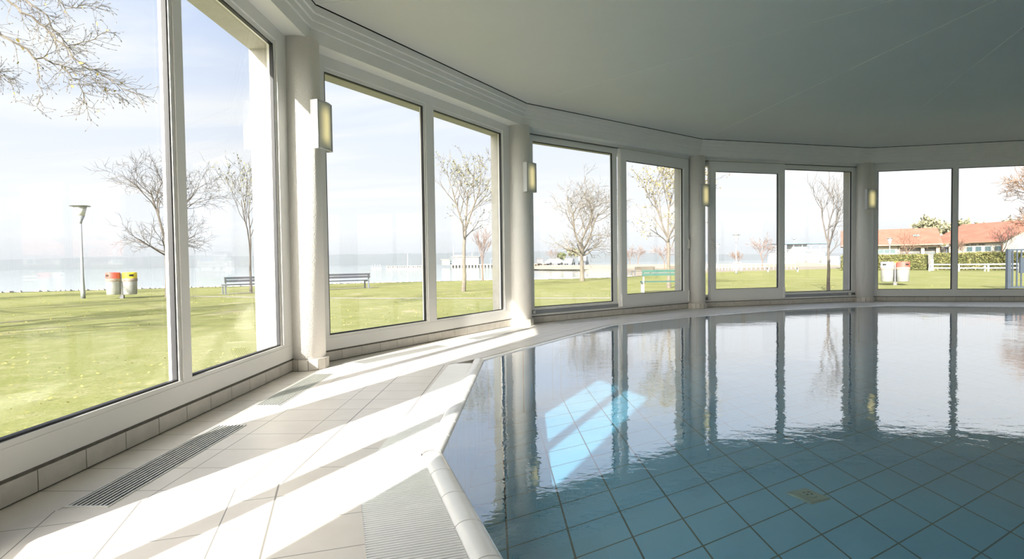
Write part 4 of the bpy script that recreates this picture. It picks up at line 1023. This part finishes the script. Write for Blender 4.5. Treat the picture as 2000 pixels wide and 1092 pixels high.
F.part('rail', 'ship_white', [(-1.5, 5, -.1, -.04, .98, 1.04), (-1.5, 5, -.1, -.04, .5, .54)])
F.part('sign', 'yellow_sign', [(-1.2, .2, -.06, 0, 1.75, 2.3)]); F.part('sign_post', 'ship_white', [(-1.15, -1.05, -.03, .03, 0, 2.3), (.1, .2, -.03, .03, 0, 2.3)])
F.part('gate_panel', 'galvanised', [(-1.1, .1, -.05, 0, .2, 1.2), (.4, 1.2, -.05, 0, .1, 1.4)])

# ------------------------------------------------------------------ pier, lake restaurant, lighthouse
M('pier_wood', (0.224, 0.189, 0.154), 0.9, var=0.2); M('gazebo_blue', (0.091, 0.112, 0.168), 0.6, var=0.1); M('pier_white', (0.352, 0.348, 0.328), 0.7, var=0.04)
M('signal_red', (0.440, 0.160, 0.096), 0.6, var=0.1); M('ochre_wall', (0.390, 0.338, 0.221), 0.8, var=0.05)
def pier(a, b, n, zd, label, mat='pier_wood', w=2.2, group='wooden piers'):
    a, b = Vector(a), Vector(b); t_ = (b - a).normalized(); L = (b - a).length
    t = empty('pier', (a.x, a.y, ZW), math.atan2(t_.y, t_.x)); tag(t, label, 'pier', group)
    mb = MB(); mb.box(0, L, -w / 2, w / 2, zd, zd + .3); mb.build('deck', mat, t)
    for i in range(n):
        x = L * (i + .5) / n; mb = MB(); mb.box(x - .16, x + .16, -w / 2, w / 2, -.5, zd); mb.build('pile', mat, t)
pier((-25, 232), (-1, 228), 18, 1.0, 'long wooden pier carrying the white lake restaurant')
pier((0.6, 226.4), (13, 212), 12, 1.0, 'wooden pier continuing right behind the second column')
pier((-53, 239), (-37.6, 238.4), 16, 0.7, 'low wooden landing stage left of the lighthouse')
F = Frame2((-29.0, 234), (-13.4, 233), 'lake_restaurant', 'white flat-roofed lake restaurant on piles, out on the pier'); F.o.location.z = ZW + 1.3
F.part('wall', 'pier_white', [(4.5, 15.4, 0, 6, 0, 1.7), (4.5, 15.4, 0, 6, 2.6, 3.1), (4.5, 4.9, 0, 6, 1.7, 2.6), (10.3, 10.8, 0, 6, 1.7, 2.6), (15, 15.4, 0, 6, 1.7, 2.6), (4.9, 15, .4, 6, 1.7, 2.6)])
F.part('annex', 'ochre_wall', [(0, 3.2, 0, 4, 0, 2.1)]); F.part('window', 'ship_glass', [(5.2, 10.2, .3, .4, 1.75, 2.55), (11, 14.6, .3, .4, 1.75, 2.55)])
F.part('stair', 'frame_blue', [(3.3, 3.5, -.2, 0, 0, 2.4), (4.1, 4.3, -.2, 0, 0, 2.4), (3.3, 4.3, -.2, 0, .8, 1.0), (3.3, 4.3, -.2, 0, 1.6, 1.8)])
F.part('canopy', 'pier_white', [(4.0, 15.8, -.8, 6.4, 3.1, 3.25), (-.4, 4.3, -.5, 4.4, 2.1, 2.25)]); F.part('flagpole', 'pier_white', [(4.6, 4.75, 1, 1.15, 3.2, 8.0), (12.4, 12.5, 1, 1.1, 3.2, 4.8)])
F.part('roof_terrace', 'pier_white', [(5.2, 8.6, 1, 4, 3.25, 3.8)])
t = empty('pier_pavilion', (-8.8, 231, ZW + 1.3)); tag(t, 'blue-grey lattice pavilion with a peaked roof on the pier', 'pavilion')
for x in (0, 1.6, 3.2, 4.8, 6.4, 8.0): mb = MB(); mb.box(x, x + .22, 0, .2, 0, 2.2 + 1.6 * (1 - abs(x - 8) / 8)); mb.build('post', 'gazebo_blue', t)
mb = MB(); mb.bar((-.3, 0, 2.0), (8, 0, 4.4), .3, .3); mb.bar((16, 0, 2.0), (8, 0, 4.4), .3, .3); mb.bar((0, 0, 2.1), (16, 0, 2.1), .2, .2); mb.bar((4, 0, 2.1), (8, 0, 4.2), .12, .12); mb.bar((2, 0, 2.1), (4.5, 0, 3.3), .12, .12); mb.build('roof', 'gazebo_blue', t)
t = empty('lighthouse', (-35.6, 235, ZW)); tag(t, 'white lighthouse with red bands, mostly hidden by the second mullion', 'lighthouse')
for j in range(6): mb = MB(); mb.lathe([(1.25 - .06 * j, .6 + 1.75 * j), (1.19 - .06 * j, 2.35 + 1.75 * j)], (0, 0), 20); mb.build('tower_band', 'signal_red' if j % 2 else 'pier_white', t, False)
mb = MB(); mb.lathe([(1.5, -.4), (1.5, .6)], (0, 0), 20); mb.build('base', 'pier_white', t); mb = MB(); mb.lathe([(1.1, 11.1), (1.1, 11.3), (.7, 11.3), (.7, 12.4), (.1, 13)], (0, 0), 16); mb.build('lantern', 'signal_red', t)
def stakes(x0, n, y, dx, h, label, name='mooring_stakes'):
    t = empty(name, (x0, y, ZW)); tag(t, label, 'mooring posts')
    for i in range(n): mb = MB(); mb.lathe([(.12, -.3), (.12, h * (1 if i % 2 else .8))], (i * dx, 0), 8); mb.build('post', 'pier_white', t)
    mb = MB(); mb.box(-.5, (n - 1) * dx + .5, -.12, .12, .1, .4); mb.build('float', 'pier_white', t)
stakes(-57.5, 4, 232, 1.1, 1.7, 'small white mooring float left of all the piers'); stakes(-50, 9, 226, 1.6, 1.1, 'row of white mooring posts before the low landing stage')
mb = MB(); mb.lathe([(.12, -.3), (.08, 6.0)], (0, 0), 8); o = mb.build('mast', 'pier_white'); o.location = (-42.5, 230, ZW); tag(o, 'lone white mast in the lake between float and lighthouse', 'mast')
mb = MB(); mb.box(-1.2, 1.2, -1, 1, 0, 1.9); mb.box(-1.5, 1.5, -1.2, 1.2, 1.9, 2.1); o = mb.build('pier_hut', 'post_dark'); o.location = (10.6, 213, ZW + 1.3); tag(o, 'small dark hut at the end of the pier beyond the second column', 'hut')
# ------------------------------------------------------------------ cars on the dam
M('car_silver', (0.385, 0.399, 0.420), 0.3, metal=0.3, var=0.04); M('car_dark', (0.06, 0.07, 0.08), 0.3, var=0.1); M('car_white', (0.510, 0.510, 0.510), 0.35, var=0.03); M('tyre', (0.02, 0.02, 0.02), 0.8, var=0.2)
def car(x, y, rz, mat, label, van=False):
    t = empty('car', (x, y, 0.45), rz); tag(t, label, 'car', 'cars parked on the dam')
    H = 1.85 if van else 1.42; prof = [(-2.1, .35), (-2.15, .8), (-1.75, .92), (-1.1, H) if not van else (-1.6, H), (.9, H), (1.6, .95), (2.1, .8), (2.15, .35)]
    mb = MB(); n = len(prof); vs = [(px, -.85, pz) for px, pz in prof] + [(px, .85, pz) for px, pz in prof]
    mb.add(vs, [tuple(range(n)), tuple(range(2 * n - 1, n - 1, -1))] + [(i, n + i, n + (i + 1) % n, (i + 1) % n) for i in range(n)]); mb.build('body', mat, t)
    mb = MB(); mb.box(-1.2, 1.1, -.87, .87, .98, H - .12); mb.build('side_window', 'ship_glass', t)
    for sx in (-1.35, 1.35):
        for sy in (-.82, .82): mb = MB(); mb.tube([(sx, sy - .1, .32), (sx, sy + .1, .32)], .32, 14); mb.build('wheel', 'tyre', t)
car(9.9, 129.6, .3, 'car_silver', 'silver car parked leftmost on the stone dam'); car(13.2, 128.2, 1.3, 'car_white', 'pale car parked between the silver and the dark car'); car(16.2, 127.4, 1.3, 'car_dark', 'dark van parked rightmost on the stone dam', True)
# fences and objects on the sand
railing((20.5, 66.5), (27.5, 69.5), 16, .75, (.35, .72), 'trellis_white', 'white bar fence on the sand beyond the slim park lamp', 'beach_fence', .03, 'white fences on the sand')
railing((27.9, 69.6), (36, 71.5), 14, .75, (.35, .72), 'trellis_white', 'white bar fence on the sand leading to the ship', 'beach_fence', .03, 'white fences on the sand')
t = empty('beach_gate', (24.9, 63.3, ZL), .3); tag(t, 'small white slatted gate on the sand right of the park lamp', 'gate')
for x in (0, 1.0): mb = MB(); mb.box(x, x + .06, 0, .06, 0, 1.0); mb.build('post', 'trellis_white', t)
mb = MB()
for z in (.15, .35, .55, .75, .93): mb.box(.06, 1.0, .01, .05, z, z + .05)
mb.build('slat', 'trellis_white', t)
mb = MB(); mb.lathe([(.20, 0), (.20, 1.3), (.32, 1.35), (.32, 1.75), (.1, 1.8)], (0, 0), 14); o = mb.build('beach_shower', 'trellis_white'); o.location = (35.4, 73.5, ZL); tag(o, 'short white column with thick head at the sash edge, on the sand', 'post')
